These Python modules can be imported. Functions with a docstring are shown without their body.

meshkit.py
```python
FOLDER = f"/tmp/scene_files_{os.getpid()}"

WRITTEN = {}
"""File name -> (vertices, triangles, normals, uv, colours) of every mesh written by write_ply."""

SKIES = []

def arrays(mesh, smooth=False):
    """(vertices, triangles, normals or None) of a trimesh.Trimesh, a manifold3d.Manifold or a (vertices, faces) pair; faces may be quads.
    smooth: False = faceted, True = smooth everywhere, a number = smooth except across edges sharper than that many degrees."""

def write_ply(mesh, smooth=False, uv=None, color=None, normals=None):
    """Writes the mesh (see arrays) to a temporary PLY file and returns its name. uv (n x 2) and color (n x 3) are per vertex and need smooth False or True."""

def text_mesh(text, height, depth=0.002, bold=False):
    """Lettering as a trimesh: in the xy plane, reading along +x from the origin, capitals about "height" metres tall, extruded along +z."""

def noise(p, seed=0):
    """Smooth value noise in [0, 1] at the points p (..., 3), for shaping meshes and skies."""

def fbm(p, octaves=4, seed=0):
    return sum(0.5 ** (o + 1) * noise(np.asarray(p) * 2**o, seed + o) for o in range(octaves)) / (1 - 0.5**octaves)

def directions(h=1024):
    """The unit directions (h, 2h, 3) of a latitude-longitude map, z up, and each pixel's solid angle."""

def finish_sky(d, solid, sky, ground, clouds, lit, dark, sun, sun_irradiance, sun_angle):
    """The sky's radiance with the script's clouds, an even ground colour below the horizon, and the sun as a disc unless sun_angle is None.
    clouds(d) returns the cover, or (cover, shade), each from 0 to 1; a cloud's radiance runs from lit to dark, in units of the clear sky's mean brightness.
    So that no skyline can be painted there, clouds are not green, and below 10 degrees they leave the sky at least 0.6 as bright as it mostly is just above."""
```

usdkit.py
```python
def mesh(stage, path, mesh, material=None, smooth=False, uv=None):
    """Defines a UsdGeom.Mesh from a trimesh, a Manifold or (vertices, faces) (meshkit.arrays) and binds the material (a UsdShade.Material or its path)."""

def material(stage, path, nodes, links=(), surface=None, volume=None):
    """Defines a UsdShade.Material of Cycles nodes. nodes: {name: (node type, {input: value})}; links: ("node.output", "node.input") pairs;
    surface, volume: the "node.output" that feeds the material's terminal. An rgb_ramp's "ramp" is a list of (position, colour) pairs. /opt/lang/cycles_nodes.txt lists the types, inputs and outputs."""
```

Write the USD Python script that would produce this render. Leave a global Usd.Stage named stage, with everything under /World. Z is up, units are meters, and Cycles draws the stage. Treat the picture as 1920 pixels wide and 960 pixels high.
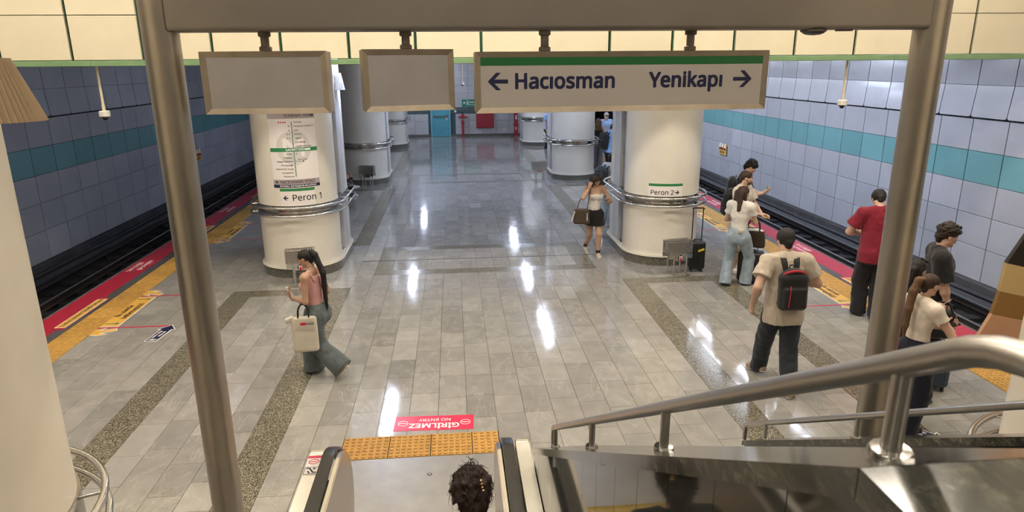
import math, random, glob
import numpy as np, trimesh, usdkit, meshkit
from shapely.geometry import Polygon, Point, LineString, box as sbox
from shapely import affinity, union_all, box as vbox
from pxr import Usd, UsdGeom, UsdLux, UsdShade, Gf, Sdf, Vt

stage = Usd.Stage.CreateInMemory()
UsdGeom.SetStageUpAxis(stage, 'Z'); UsdGeom.SetStageMetersPerUnit(stage, 1.0)
UsdGeom.Xform.Define(stage, '/World'); UsdGeom.Scope.Define(stage, '/World/Looks')
rng = np.random.default_rng(7)
V3 = lambda *a: np.array(a, float)

# ------------------------------------------------------------------ camera
CAM = V3(0, 0, 3.55)
YAW, PITCH, ROLL, FPX = math.radians(4.829), math.radians(15.88), math.radians(-0.47), 1261.5
fw = V3(math.sin(YAW)*math.cos(PITCH), math.cos(YAW)*math.cos(PITCH), -math.sin(PITCH))
rt = V3(math.cos(YAW), -math.sin(YAW), 0); up = np.cross(rt, fw)
rt, up = rt*math.cos(ROLL)+up*math.sin(ROLL), -rt*math.sin(ROLL)+up*math.cos(ROLL)
cam = UsdGeom.Camera.Define(stage, '/World/camera')
cam.AddTransformOp().Set(Gf.Matrix4d(*rt, 0, *up, 0, *(-fw), 0, *CAM, 1))
cam.CreateHorizontalApertureAttr(36.0); cam.CreateVerticalApertureAttr(18.0)
cam.CreateFocalLengthAttr(36.0*FPX/1920)
cam.CreateClippingRangeAttr(Gf.Vec2f(0.05, 500))
cam.CreateFStopAttr(7.0); cam.CreateFocusDistanceAttr(10.0)
EXPOSURE = 0.0
cam.CreateExposureAttr(EXPOSURE)

# ------------------------------------------------------------------ world light (only what leaks in: an underground hall)
dome = UsdLux.DomeLight.Define(stage, '/World/dome_light')
dome.CreateColorAttr(Gf.Vec3f(1, .97, .92)); dome.CreateIntensityAttr(0.02)
# lamp strengths, used by the lamp builders further down
W_HALL, W_REAR, W_PLAT, W_OUT, W_WASH, W_LEFT = 47.0, 25.0, 19.0, 3.5, 54.0, 0.2
WARM, COOL = (1.0, .89, .74), (.67, .765, 1.0)

# ------------------------------------------------------------------ helpers
_count = {}
def name_for(parent, name):
    k = (parent, name); n = _count.get(k, 0); _count[k] = n+1
    return name if n == 0 else '%s_%03d' % (name, n)
def tag(p, label=None, cat=None, group=None, kind=None):
    for k, v in (('label', label), ('category', cat), ('group', group), ('kind', kind)):
        if v: p.SetCustomDataByKey(k, v)
    return p
def _par(parent): return '/World' if parent is None else str(parent.GetPath())
def obj(name, mesh, mat, parent=None, smooth=False, label=None, cat=None, group=None, kind=None, tone=None):
    pp = _par(parent); path = pp+'/'+name_for(pp, name)
    if isinstance(mesh, MB): mesh = mesh.arr()
    m = usdkit.mesh(stage, path, mesh, LOOK[mat] if isinstance(mat, str) else mat, smooth=smooth)
    if tone is not None:
        t = np.atleast_1d(np.asarray(tone, float))
        pv = UsdGeom.PrimvarsAPI(m).CreatePrimvar('tone', Sdf.ValueTypeNames.FloatArray, 'constant' if len(t) == 1 else 'uniform')
        pv.Set(Vt.FloatArray.FromNumpy(t.astype(np.float32)))
    return tag(m.GetPrim(), label, cat, group, kind)
def thing(name, label=None, cat=None, loc=(0, 0, 0), rotz=0, group=None, kind=None, parent=None):
    pp = _par(parent); path = pp+'/'+name_for(pp, name)
    x = UsdGeom.Xform.Define(stage, path)
    x.AddTranslateOp().Set(Gf.Vec3d(*map(float, loc)))
    if rotz: x.AddRotateZOp().Set(float(rotz))
    return tag(x.GetPrim(), label, cat, group, kind)
def dup(src, name, label, cat, loc, rotz=0, group=None):
    t = thing(name, label, cat, loc, rotz, group)
    t.GetReferences().AddInternalReference(src.GetPath())
    t.SetInstanceable(True)
    tag(t, label, cat, group)
    return t

def tri(v, f):
    v, f = np.asarray(v, float), np.asarray(f, int)
    if f.shape[1] == 4: f = np.vstack([f[:, [0, 1, 2]], f[:, [0, 2, 3]]])
    return v, f
def frame(d):
    d = np.asarray(d, float); d = d/np.linalg.norm(d)
    a = V3(0, 0, 1) if abs(d[2]) < .9 else V3(1, 0, 0)
    u = np.cross(a, d); u /= np.linalg.norm(u)
    return u, np.cross(d, u), d
class MB:
    """Collects shapes into one mesh."""
    def __init__(s): s.v, s.f, s.n, s.t = [], [], 0, []
    def add(s, v, f, tone=None):
        v, f = tri(v, f); s.v.append(v); s.f.append(f+s.n); s.n += len(v)
        if tone is not None: s.t.append(np.full(len(f), tone))
        return s
    def mesh(s, m, M=None):
        v = np.asarray(m.vertices); v = v if M is None else v@M[:3, :3].T+M[:3, 3]
        return s.add(v, m.faces)
    def arr(s): return np.vstack(s.v), np.vstack(s.f)
    def tones(s): return np.concatenate(s.t)
    def box(s, x0, x1, y0, y1, z0, z1, c=0, tone=None):
        X, Y, Z = sorted((x0, x1)), sorted((y0, y1)), sorted((z0, z1))
        if c <= 0:
            v = [(x, y, z) for x in X for y in Y for z in Z]
            f = [(0, 1, 3, 2), (4, 6, 7, 5), (0, 4, 5, 1), (2, 3, 7, 6), (0, 2, 6, 4), (1, 5, 7, 3)]
            return s.add(v, f, tone)
        h = cbox(X[1]-X[0], Y[1]-Y[0], Z[1]-Z[0], c)
        return s.add(h[0]+V3((X[0]+X[1])/2, (Y[0]+Y[1])/2, (Z[0]+Z[1])/2), h[1], tone)
    def slab(s, x0, x1, y0, y1, z0, z1, c, axis=2, sign=1):
        """box with only the face towards axis/sign chamfered: 5 faces, cheap tile"""
        lo, hi = np.array([x0, y0, z0], float), np.array([x1, y1, z1], float)
        o = [a for a in range(3) if a != axis]
        base, top = (lo[axis], hi[axis]) if sign > 0 else (hi[axis], lo[axis])
        ring = lambda d, h: [(_p(axis, o, lo[o[0]]+d, lo[o[1]]+d, h)), (_p(axis, o, hi[o[0]]-d, lo[o[1]]+d, h)), (_p(axis, o, hi[o[0]]-d, hi[o[1]]-d, h)), (_p(axis, o, lo[o[0]]+d, hi[o[1]]-d, h))]
        v = ring(0, base)+ring(0, top-sign*c)+ring(c, top)
        f = []
        for r in (0, 4):
            for k in range(4): f.append((r+k, r+(k+1) % 4, r+4+(k+1) % 4, r+4+k))
        f.append((8, 9, 10, 11)); f = np.array(f)
        if (axis == 1) != (sign < 0): f = f[:, ::-1]
        return s.add(v, f)
    def cyl(s, p0, p1, r, n=20, r1=None, cap=True, ph=0):
        p0, p1 = np.asarray(p0, float), np.asarray(p1, float); u, w, d = frame(p1-p0); r1 = r if r1 is None else r1
        a = np.arange(n)*2*math.pi/n+ph; c = np.outer(np.cos(a), u)+np.outer(np.sin(a), w)
        v = np.vstack([p0+c*r, p1+c*r1, [p0], [p1]]); k = np.arange(n); k1 = (k+1) % n
        f = [np.stack([k, k1, n+k1], 1), np.stack([k, n+k1, n+k], 1)]
        if cap: f += [np.stack([k1, k, np.full(n, 2*n)], 1), np.stack([n+k, n+k1, np.full(n, 2*n+1)], 1)]
        return s.add(v, np.vstack(f))
    def tube(s, P, r, n=12, closed=False, cap=True):
        P = np.asarray(P, float); m = len(P)
        T = (np.roll(P, -1, 0)-np.roll(P, 1, 0)) if closed else np.gradient(P, axis=0)
        T /= np.linalg.norm(T, axis=1, keepdims=True)
        u, _, _ = frame(T[0]); U = []
        for t in T:
            u = u-t*(u@t); u /= np.linalg.norm(u); U.append(u.copy())
        U = np.array(U); W = np.cross(T, U); R = np.broadcast_to(np.asarray(r, float), (m,))
        a = np.arange(n)*2*math.pi/n
        v = (P[:, None]+R[:, None, None]*(np.cos(a)[None, :, None]*U[:, None]+np.sin(a)[None, :, None]*W[:, None])).reshape(-1, 3)
        f = []; k = np.arange(n); k1 = (k+1) % n
        for i in range(m if closed else m-1):
            j = (i+1) % m; f += [np.stack([i*n+k, i*n+k1, j*n+k1], 1), np.stack([i*n+k, j*n+k1, j*n+k], 1)]
        if cap and not closed:
            v = np.vstack([v, P[:1], P[-1:]]); f += [np.stack([k1, k, np.full(n, m*n)], 1), np.stack([(m-1)*n+k, (m-1)*n+k1, np.full(n, m*n+1)], 1)]
        return s.add(v, np.vstack(f))
    def poly(s, shape, z0, z1, M=None):
        """extruded shapely polygon"""
        for g in getattr(shape, 'geoms', [shape]):
            if g.is_empty or g.area < 1e-8: continue
            m = trimesh.creation.extrude_polygon(g, z1-z0, engine='earcut'); m.apply_translation((0, 0, z0)); s.mesh(m, M)
        return s
    def lathe(s, prof, n=24, c=(0, 0, 0)):
        prof = np.asarray(prof, float); m = len(prof); a = np.arange(n)*2*math.pi/n
        v = np.stack([np.outer(prof[:, 0], np.cos(a)), np.outer(prof[:, 0], np.sin(a)), np.repeat(prof[:, 1:2], n, 1)], -1).reshape(-1, 3)+np.asarray(c, float)
        k = np.arange(n); k1 = (k+1) % n; f = []
        for i in range(m-1): f += [np.stack([i*n+k, i*n+k1, (i+1)*n+k1], 1), np.stack([i*n+k, (i+1)*n+k1, (i+1)*n+k], 1)]
        return s.add(v, np.vstack(f))
    def move(s, M):
        s.v = [v@M[:3, :3].T+M[:3, 3] for v in s.v]; return s
def _p(axis, o, a, b, h):
    q = [0, 0, 0]; q[axis] = h; q[o[0]] = a; q[o[1]] = b; return q
def cbox(a, b, c, ch):
    """chamfered box centred at the origin: 24 corners, hull by hand"""
    pts = []
    for sx in (-1, 1):
        for sy in (-1, 1):
            for sz in (-1, 1):
                x, y, z = sx*a/2, sy*b/2, sz*c/2
                pts += [(x-sx*ch, y-sy*ch, z), (x-sx*ch, y, z-sz*ch), (x, y-sy*ch, z-sz*ch)]
    h = trimesh.convex.convex_hull(np.array(pts)); return np.asarray(h.vertices), np.asarray(h.faces)
def mat4(x, y, z, t):
    M = np.eye(4); M[:3, 0], M[:3, 1], M[:3, 2], M[:3, 3] = x, y, z, t; return M
def RZ(deg, t=(0, 0, 0)):
    a = math.radians(deg); return mat4((math.cos(a), math.sin(a), 0), (-math.sin(a), math.cos(a), 0), (0, 0, 1), t)
FACE_CAM = lambda t: mat4((1, 0, 0), (0, 0, 1), (0, -1, 0), t)     # drawing plane upright, read from -y
FLAT = lambda t, deg=0: RZ(deg, t)                                  # drawing plane on the floor

def rrect(x0, y0, x1, y1, r):
    return sbox(x0+r, y0+r, x1-r, y1-r).buffer(r, quad_segs=6) if r > 0 else sbox(x0, y0, x1, y1)
_fonts = {}
def text_shape(txt, h, bold=0.0, face='Inter', weight=None):
    """lettering outline (shapely), capitals h tall, baseline y=0, starting at x=0; narrower humanist face from the same folder as meshkit's"""
    from PIL import Image, ImageDraw, ImageFont
    bold += {'Medium': 1.2, 'SemiBold': 4.4, 'Bold': 4.0}.get(weight, 0)
    key = face
    if key not in _fonts:
        try:
            ft = ImageFont.truetype(glob.glob('/opt/blender-*/*/datafiles/fonts/%s*.woff2' % face)[0], 128)
        except Exception:
            ft = ImageFont.truetype(glob.glob('/opt/blender-*/*/datafiles/fonts/Inter.woff2')[0], 128)
        b = ft.getbbox('H', anchor='ls'); _fonts[key] = (ft, -b[1])
    ft, cap = _fonts[key]
    x0, y0, x1, y1 = ft.getbbox(txt, anchor='ls')
    im = Image.new('L', (x1-x0+8, y1-y0+8)); ImageDraw.Draw(im).text((4-x0, 4-y0), txt, 255, font=ft, anchor='ls')
    on = np.pad(np.asarray(im) > 127, ((0, 0), (1, 1))).astype(np.int8)
    rows, st = np.nonzero(np.diff(on, axis=1) == 1); en = np.nonzero(np.diff(on, axis=1) == -1)[1]
    sh = union_all(vbox(st, -rows-1, en, -rows)).buffer(.8+bold).buffer(-.8).simplify(.9)
    s = h/cap
    return affinity.affine_transform(sh, [s, 0, 0, s, -4*s, (4-y0)*s])
def place(sh, x, y, align='l'):
    b = sh.bounds; dx = {'l': -b[0], 'c': -(b[0]+b[2])/2, 'r': -b[2]}[align]
    return affinity.translate(sh, x+dx, y)
def arrow_shape(w, h, t):
    """arrow pointing +x, centred, w long, h high, stroke t"""
    a = h/2; e = t*1.25
    head = Polygon([(w/2, 0), (w/2-a, a), (w/2-a-e, a), (w/2-e*1.02, 0), (w/2-a-e, -a), (w/2-a, -a)])
    return union_all([head, sbox(-w/2, -t/2, w/2-e*.6, t/2)])

# ------------------------------------------------------------------ materials
LOOK = {}
def mk(name, nodes, links, surface='p.BSDF'):
    LOOK[name] = usdkit.material(stage, '/World/Looks/'+name, nodes, links, surface=surface)
def plain(name, col, rough=.5, metal=0, spec=.5, bump=0, bscale=60, var=0, vscale=3, coat=0, tone=0, detail=4, grain=None, sheen=0):
    """principled with optional colour mottling (var, world size 1/vscale), fine bump and per-piece tone (primvar)"""
    n = {'p': ('principled_bsdf', {'base_color': col, 'roughness': rough, 'metallic': metal, 'specular_ior_level': spec, 'coat_weight': coat, 'coat_roughness': .08, 'sheen_weight': sheen}),
         'g': ('texture_coordinate', {})}
    l = []; src = None
    if var or tone or grain:
        n['mul'] = ('mix_color', {'blend_type': 'multiply', 'fac': 1.0, 'a': col, 'b': (1, 1, 1)})
        n['val'] = ('math', {'math_type': 'add', 'value1': 1.0, 'value2': 0.0})
        if var:
            n['nz'] = ('noise_texture', {'scale': vscale, 'detail': detail, 'roughness': .6})
            n['mr'] = ('map_range', {'from_min': .3, 'from_max': .7, 'to_min': 1-var, 'to_max': 1+var})
            l += [('g.object', 'nz.vector'), ('nz.fac', 'mr.value'), ('mr.result', 'val.value1')]
        if tone:
            n['at'] = ('attribute', {'attribute': 'tone'})
            n['tm'] = ('math', {'math_type': 'multiply', 'value2': tone})
            l += [('at.fac', 'tm.value1'), ('tm.value', 'val.value2')]
        last = 'val.value'
        if grain:
            gs, ga = grain
            n['gn'] = ('noise_texture', {'scale': gs, 'detail': 2, 'roughness': .7})
            n['gr'] = ('map_range', {'from_min': .3, 'from_max': .7, 'to_min': 1-ga, 'to_max': 1+ga})
            n['gm'] = ('math', {'math_type': 'multiply'})
            l += [('g.object', 'gn.vector'), ('gn.fac', 'gr.value'), (last, 'gm.value1'), ('gr.result', 'gm.value2')]; last = 'gm.value'
        n['cc'] = ('combine_color', {})
        l += [(last, 'cc.r'), (last, 'cc.g'), (last, 'cc.b'), ('cc.color', 'mul.b'), ('mul.result', 'p.base_color')]
    if bump:
        n['bn'] = ('noise_texture', {'scale': bscale, 'detail': 3}); n['bp'] = ('bump', {'strength': bump, 'distance': .01})
        l += [('g.object', 'bn.vector'), ('bn.fac', 'bp.height'), ('bp.normal', 'p.normal')]
    mk(name, n, l)
def emit(name, col, s): mk(name, {'e': ('emission', {'color': col, 'strength': s})}, [], 'e.emission')

# polished floor granite: fine salt-and-pepper grain, pale veins, tile-to-tile tone
mk('granite_tile', {
    'p': ('principled_bsdf', {'roughness': .16, 'specular_ior_level': .55}), 'g': ('geometry', {}),
    'at': ('attribute', {'attribute': 'tone'}),
    'n1': ('noise_texture', {'scale': 170, 'detail': 2, 'roughness': .8}), 'n2': ('noise_texture', {'scale': 5, 'detail': 5, 'roughness': .65}),
    'r1': ('rgb_ramp', {'ramp': [(0, (.06, .056, .052)), (.34, (.15, .142, .13)), (.5, (.32, .305, .28)), (.68, (.54, .52, .485)), (1, (.74, .72, .68))]}),
    'mp': ('mapping', {'scale': (1.2, .5, 1)}), 'nv': ('noise_texture', {'scale': 2.3, 'detail': 6, 'roughness': .62, 'distortion': 1.2}),
    'vr': ('rgb_ramp', {'ramp': [(0, (0, 0, 0)), (.485, (0, 0, 0)), (.5, (1, 1, 1)), (.515, (0, 0, 0)), (1, (0, 0, 0))]}),
    'tm': ('map_range', {'from_min': -1, 'from_max': 1, 'to_min': .58, 'to_max': 1.20}),
    'm2': ('map_range', {'from_min': .3, 'from_max': .7, 'to_min': .88, 'to_max': 1.12}),
    'mm': ('math', {'math_type': 'multiply'}), 'cc': ('combine_color', {}),
    'mul': ('mix_color', {'blend_type': 'multiply', 'fac': 1.0}),
    'vf': ('math', {'math_type': 'multiply', 'value2': .28}),
    'mx': ('mix_color', {'b': (.56, .53, .48)}),
    'rr': ('map_range', {'from_min': .3, 'from_max': .7, 'to_min': .05, 'to_max': .11})},
   [('g.position', 'n1.vector'), ('g.position', 'n2.vector'), ('g.position', 'mp.vector'), ('mp.vector', 'nv.vector'), ('n1.fac', 'r1.fac'), ('nv.fac', 'vr.fac'),
    ('at.fac', 'tm.value'), ('n2.fac', 'm2.value'), ('tm.result', 'mm.value1'), ('m2.result', 'mm.value2'), ('mm.value', 'cc.r'), ('mm.value', 'cc.g'), ('mm.value', 'cc.b'),
    ('r1.color', 'mul.a'), ('cc.color', 'mul.b'), ('vr.color', 'vf.value1'), ('vf.value', 'mx.fac'), ('mul.result', 'mx.a'), ('mx.result', 'p.base_color'),
    ('n2.fac', 'rr.value'), ('rr.result', 'p.roughness')])
def speckle(name, scale, stops, rough, tonev=.2):
    mk(name, {'p': ('principled_bsdf', {'roughness': rough, 'specular_ior_level': .5}), 'g': ('geometry', {}), 'at': ('attribute', {'attribute': 'tone'}),
              'v': ('voronoi_texture', {'scale': scale, 'randomness': 1.0}), 'sp': ('separate_color', {}), 'r': ('rgb_ramp', {'ramp': stops}),
              'tm': ('map_range', {'from_min': -1, 'from_max': 1, 'to_min': 1-tonev, 'to_max': 1+tonev}), 'cc': ('combine_color', {}),
              'mul': ('mix_color', {'blend_type': 'multiply', 'fac': 1.0})},
       [('g.position', 'v.vector'), ('v.color', 'sp.color'), ('sp.r', 'r.fac'), ('at.fac', 'tm.value'), ('tm.result', 'cc.r'), ('tm.result', 'cc.g'), ('tm.result', 'cc.b'),
        ('r.color', 'mul.a'), ('cc.color', 'mul.b'), ('mul.result', 'p.base_color')])
speckle('terrazzo', 160, [(0, (.036, .032, .022)), (.35, (.078, .07, .051)), (.6, (.158, .143, .105)), (.82, (.28, .255, .19)), (1, (.46, .43, .34))], .16)
speckle('plinth_stone', 130, [(0, (.035, .033, .028)), (.4, (.085, .08, .068)), (.7, (.17, .16, .135)), (1, (.30, .285, .24))], .25)
speckle('black_granite', 160, [(0, (.010, .010, .009)), (.55, (.022, .022, .019)), (.85, (.05, .05, .043)), (1, (.12, .12, .10))], .07, .1)
mk('cap_granite', {'p': ('principled_bsdf', {'roughness': .13, 'specular_ior_level': .7}), 'g': ('geometry', {}),
    'mp': ('mapping', {'scale': (1, .5, 1)}), 'n': ('noise_texture', {'scale': 30, 'detail': 5, 'roughness': .7, 'distortion': .6}),
    'r': ('rgb_ramp', {'ramp': [(.25, (.009, .010, .008)), (.45, (.025, .026, .02)), (.6, (.075, .072, .052)), (.8, (.19, .18, .135))]})},
   [('g.position', 'mp.vector'), ('mp.vector', 'n.vector'), ('n.fac', 'r.fac'), ('r.color', 'p.base_color')])
plain('floor_grout', (.085, .08, .072), .7)
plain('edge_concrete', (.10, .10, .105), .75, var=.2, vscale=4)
plain('dark_strip', (.085, .083, .085), .45, var=.12, vscale=8, tone=.1)
plain('red_strip', (.42, .018, .045), .38, var=.08, vscale=5, tone=.08)
plain('tactile_yellow', (.42, .225, .045), .5, var=.16, vscale=14, tone=.15)
plain('tactile_dirty', (.48, .27, .06), .55, var=.25, vscale=18, tone=.18)
plain('wall_enamel', (.42, .425, .46), .22, var=.05, vscale=1.5, tone=.13, bump=.06, bscale=2.2, coat=.2)
plain('teal_enamel', (.155, .345, .36), .22, var=.05, vscale=1.5, tone=.12, bump=.06, bscale=2.2, coat=.2)
plain('wall_joint', (.035, .075, .09), .6)
plain('black_gap', (.006, .006, .008), .8)
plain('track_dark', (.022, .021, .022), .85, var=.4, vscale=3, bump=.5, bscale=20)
plain('track_ledge', (.05, .048, .05), .8, var=.35, vscale=2)
plain('pipe_dark', (.03, .03, .034), .5, var=.2)
plain('rail_top', (.42, .42, .44), .25, metal=1)
plain('rail_rust', (.05, .035, .03), .7)
plain('cream_panel', (.76, .685, .50), .42, var=.03, vscale=2, tone=.05)
plain('green_trim', (.20, .33, .165), .4, var=.1, vscale=3)
plain('green_mullion', (.05, .24, .12), .4)
plain('mullion_dark', (.015, .04, .025), .5)
plain('hall_ceiling', (.55, .50, .42), .7)
plain('low_ceiling', (.42, .43, .45), .7)
plain('column_white', (.74, .70, .615), .30, var=.05, vscale=1.6, bump=.05, bscale=2.5, coat=.15)
plain('column_near', (.74, .67, .55), .35, var=.06, vscale=1.4, bump=.05, bscale=2.0)
plain('column_grey', (.27, .275, .295), .35, metal=.3, var=.06, vscale=2)
plain('column_panel', (.52, .52, .53), .35, var=.04)
plain('steel', (.42, .405, .385), .17, metal=1, bump=.02, bscale=90)
plain('steel_brushed', (.50, .475, .44), .33, metal=1, var=.06, vscale=4, grain=(400, .05))
plain('steel_bright', (.72, .70, .66), .2, metal=1)
plain('gantry_metal', (.37, .332, .28), .36, metal=.85, var=.10, vscale=2.5, detail=6)
plain('gantry_beam', (.25, .226, .198), .45, metal=.6, var=.06, vscale=2)
plain('sign_frame', (.36, .30, .225), .42, metal=.55, var=.12, vscale=6)
plain('hanger_metal', (.16, .135, .11), .45, metal=.6, var=.2, vscale=20)
plain('sign_face', (.47, .435, .40), .38, var=.03, vscale=4)
plain('sign_face_dirty', (.37, .355, .345), .42, var=.07, vscale=5, detail=7)
plain('sign_green', (.012, .135, .035), .4)
plain('navy', (.012, .014, .06), .45)
plain('paper_white', (.82, .775, .76), .4)
plain('paper_mauve', (.42, .36, .37), .4)
plain('paper_grey', (.63, .61, .59), .4)
plain('ink_green', (.03, .21, .075), .45)
plain('ink_black', (.015, .015, .02), .5)
plain('ink_grey', (.22, .22, .24), .5)
plain('ink_red', (.55, .02, .04), .45)
plain('white_ink', (.82, .82, .80), .45)
plain('sticker_yellow', (.76, .44, .085), .4, var=.05)
plain('sticker_red', (.62, .022, .07), .33, var=.06, vscale=9)
plain('sticker_green', (.03, .20, .11), .45)
plain('teal_door', (.085, .33, .40), .4, var=.05)
plain('teal_frame', (.19, .42, .47), .4)
plain('end_tile', (.47, .455, .455), .3, var=.04, vscale=2, tone=.09)
plain('end_band', (.055, .085, .085), .3, var=.1)
plain('hydrant_red', (.33, .015, .02), .4, var=.08)
plain('cabinet_red', (.30, .012, .02), .45, var=.05)
plain('exit_green', (.01, .20, .11), .4)
plain('white_plastic', (.75, .73, .68), .35)
plain('cream_plastic', (.70, .61, .44), .4)
plain('rubber_black', (.011, .010, .009), .28, spec=.5)
plain('esc_panel', (.55, .50, .46), .30, metal=.85, var=.05, vscale=3)
plain('esc_deck', (.82, .79, .69), .36, metal=.35, var=.04, vscale=6)
plain('landing_plate', (.36, .345, .325), .36, metal=.7, var=.08, vscale=5, grain=(300, .10))
plain('step_metal', (.35, .34, .33), .4, metal=.8)
plain('comb_yellow', (.70, .45, .03), .5)
plain('clad_panel', (.035, .035, .032), .05, spec=.9, tone=.2)
plain('lamp_housing', (.7, .7, .7), .5)
plain('shade_cream', (.33, .235, .135), .6)
plain('shade_white', (.80, .80, .82), .5)
plain('dark_glass', (.012, .010, .010), .08)
emit('tube_cool', COOL, W_PLAT*9)
emit('tube_right', (.78, .86, 1.0), W_OUT*9)
emit('tube_left', COOL, W_LEFT*9)
emit('wash_cool', (.77, .84, 1.0), W_WASH)
emit('lamp_warm', WARM, W_HALL)
emit('lamp_warm_rear', WARM, W_REAR)

# ================================================================== floor of the platform
XL, XR, Y0, Y1 = -6.10, 7.04, -3.0, 35.2
BULK = 10.8
def img(p):
    d = np.asarray(p, float)-CAM; z = d@fw
    return (960+FPX*(d@rt)/z, 480-FPX*(d@up)/z, z) if z > .2 else (-9e3, 0, 1e9)
floor = thing('floor', kind='structure')
obj('slab', MB().box(XL+.05, XR-.05, Y0, Y1, -.25, -.012), 'floor_grout', floor)
strips = []
frames_y = [(Y0, 10.82), (13.55, 20.2), (23.05, 29.6), (32.5, Y1)]
SB = [(-3.67, -3.33), (-2.12, -1.78), (2.80, 3.15), (4.29, 4.64)]
for a, b in frames_y:
    for x0, x1 in SB: strips.append((x0, x1, a, b))
    for xa, xb in ((-3.33, -2.12), (3.15, 4.29)):
        if b < 35: strips.append((xa, xb, b-.30, b))
        if a > 0: strips.append((xa, xb, a, a+.30))
W = 4.58/15
for ya, yb in ((11.45, 13.35), (20.95, 22.75), (30.4, 32.2)):
    strips += [(-1.78+W, 2.80-W, ya, ya+.28), (-1.78+W, 2.80-W, yb-.26, yb), (-1.78+W, -1.78+2*W, ya+.28, yb-.26), (2.80-2*W, 2.80-W, ya+.28, yb-.26)]
cols = []
def span(a, b, n): return [(a+(b-a)*k/n, a+(b-a)*(k+1)/n) for k in range(n)]
cols += span(-5.10, -3.67, 5)+[(-3.67, -3.33)]+span(-3.33, -2.12, 4)+[(-2.12, -1.78)]+span(-1.78, 2.80, 15)+[(2.80, 3.15)]+span(3.15, 4.29, 4)+[(4.29, 4.64)]+span(4.64, 6.04, 5)
holes = [(-1.169, .357, Y0, 6.035)]
tiles, speck = [], []
G = .0019
for x0, x1 in cols:
    xm = (x0+x1)/2
    cuts = sorted([(a, b) for xa, xb, a, b in strips+holes if xa-.02 < xm < xb+.02])
    y = Y0; free = []
    for a, b in cuts:
        if a > y+.02: free.append((y, a))
        y = max(y, b)
    if y < Y1-.02: free.append((y, Y1))
    for a, b in free:
        y = a; first = True
        while y < b-.01:
            L = rng.choice([.42, .5, .55, .6, .62])
            if first: L *= rng.uniform(.4, 1); first = False
            e = y+L
            if b-e < .22: e = b
            tiles.append((x0, x1, y, e)); y = e
for xa, xb, a, b in strips:
    if b-a > xb-xa:
        n = max(1, round((b-a)/.62))
        speck += [(xa, xb, a+(b-a)*k/n, a+(b-a)*(k+1)/n) for k in range(n)]
    else:
        n = max(1, round((xb-xa)/.6))
        speck += [(xa+(xb-xa)*k/n, xa+(xb-xa)*(k+1)/n, a, b) for k in range(n)]
def shown(t):
    x, y, z = img(((t[0]+t[1])/2, (t[2]+t[3])/2, 0))
    return (t[1]-t[0])*(t[3]-t[2])/z**3 if -60 < x < 1980 and -50 < y < 1030 else 0
def lay(name, stuffname, items, mat, parent, n=300, h=.0, tone=lambda: float(np.clip(rng.normal(0, .21), -1, 1))):
    items = sorted(items, key=shown, reverse=True)
    for t in items[:n]:
        obj(name, MB().slab(t[0]+G, t[1]-G, t[2]+G, t[3]-G, -.02, h, .0004), mat, parent, tone=tone())
    rest = MB(); tn = []
    for t in items[n:]:
        rest.slab(t[0]+G, t[1]-G, t[2]+G, t[3]-G, -.02, h, .0004); tn += [tone()]*18
    if tn: obj(stuffname, rest, mat, parent, tone=tn, kind='stuff')
lay('granite_tile', 'granite_tile_field', tiles, 'granite_tile', floor)
lay('terrazzo_tile', 'terrazzo_tile_field', speck, 'terrazzo', floor, n=160)
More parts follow.
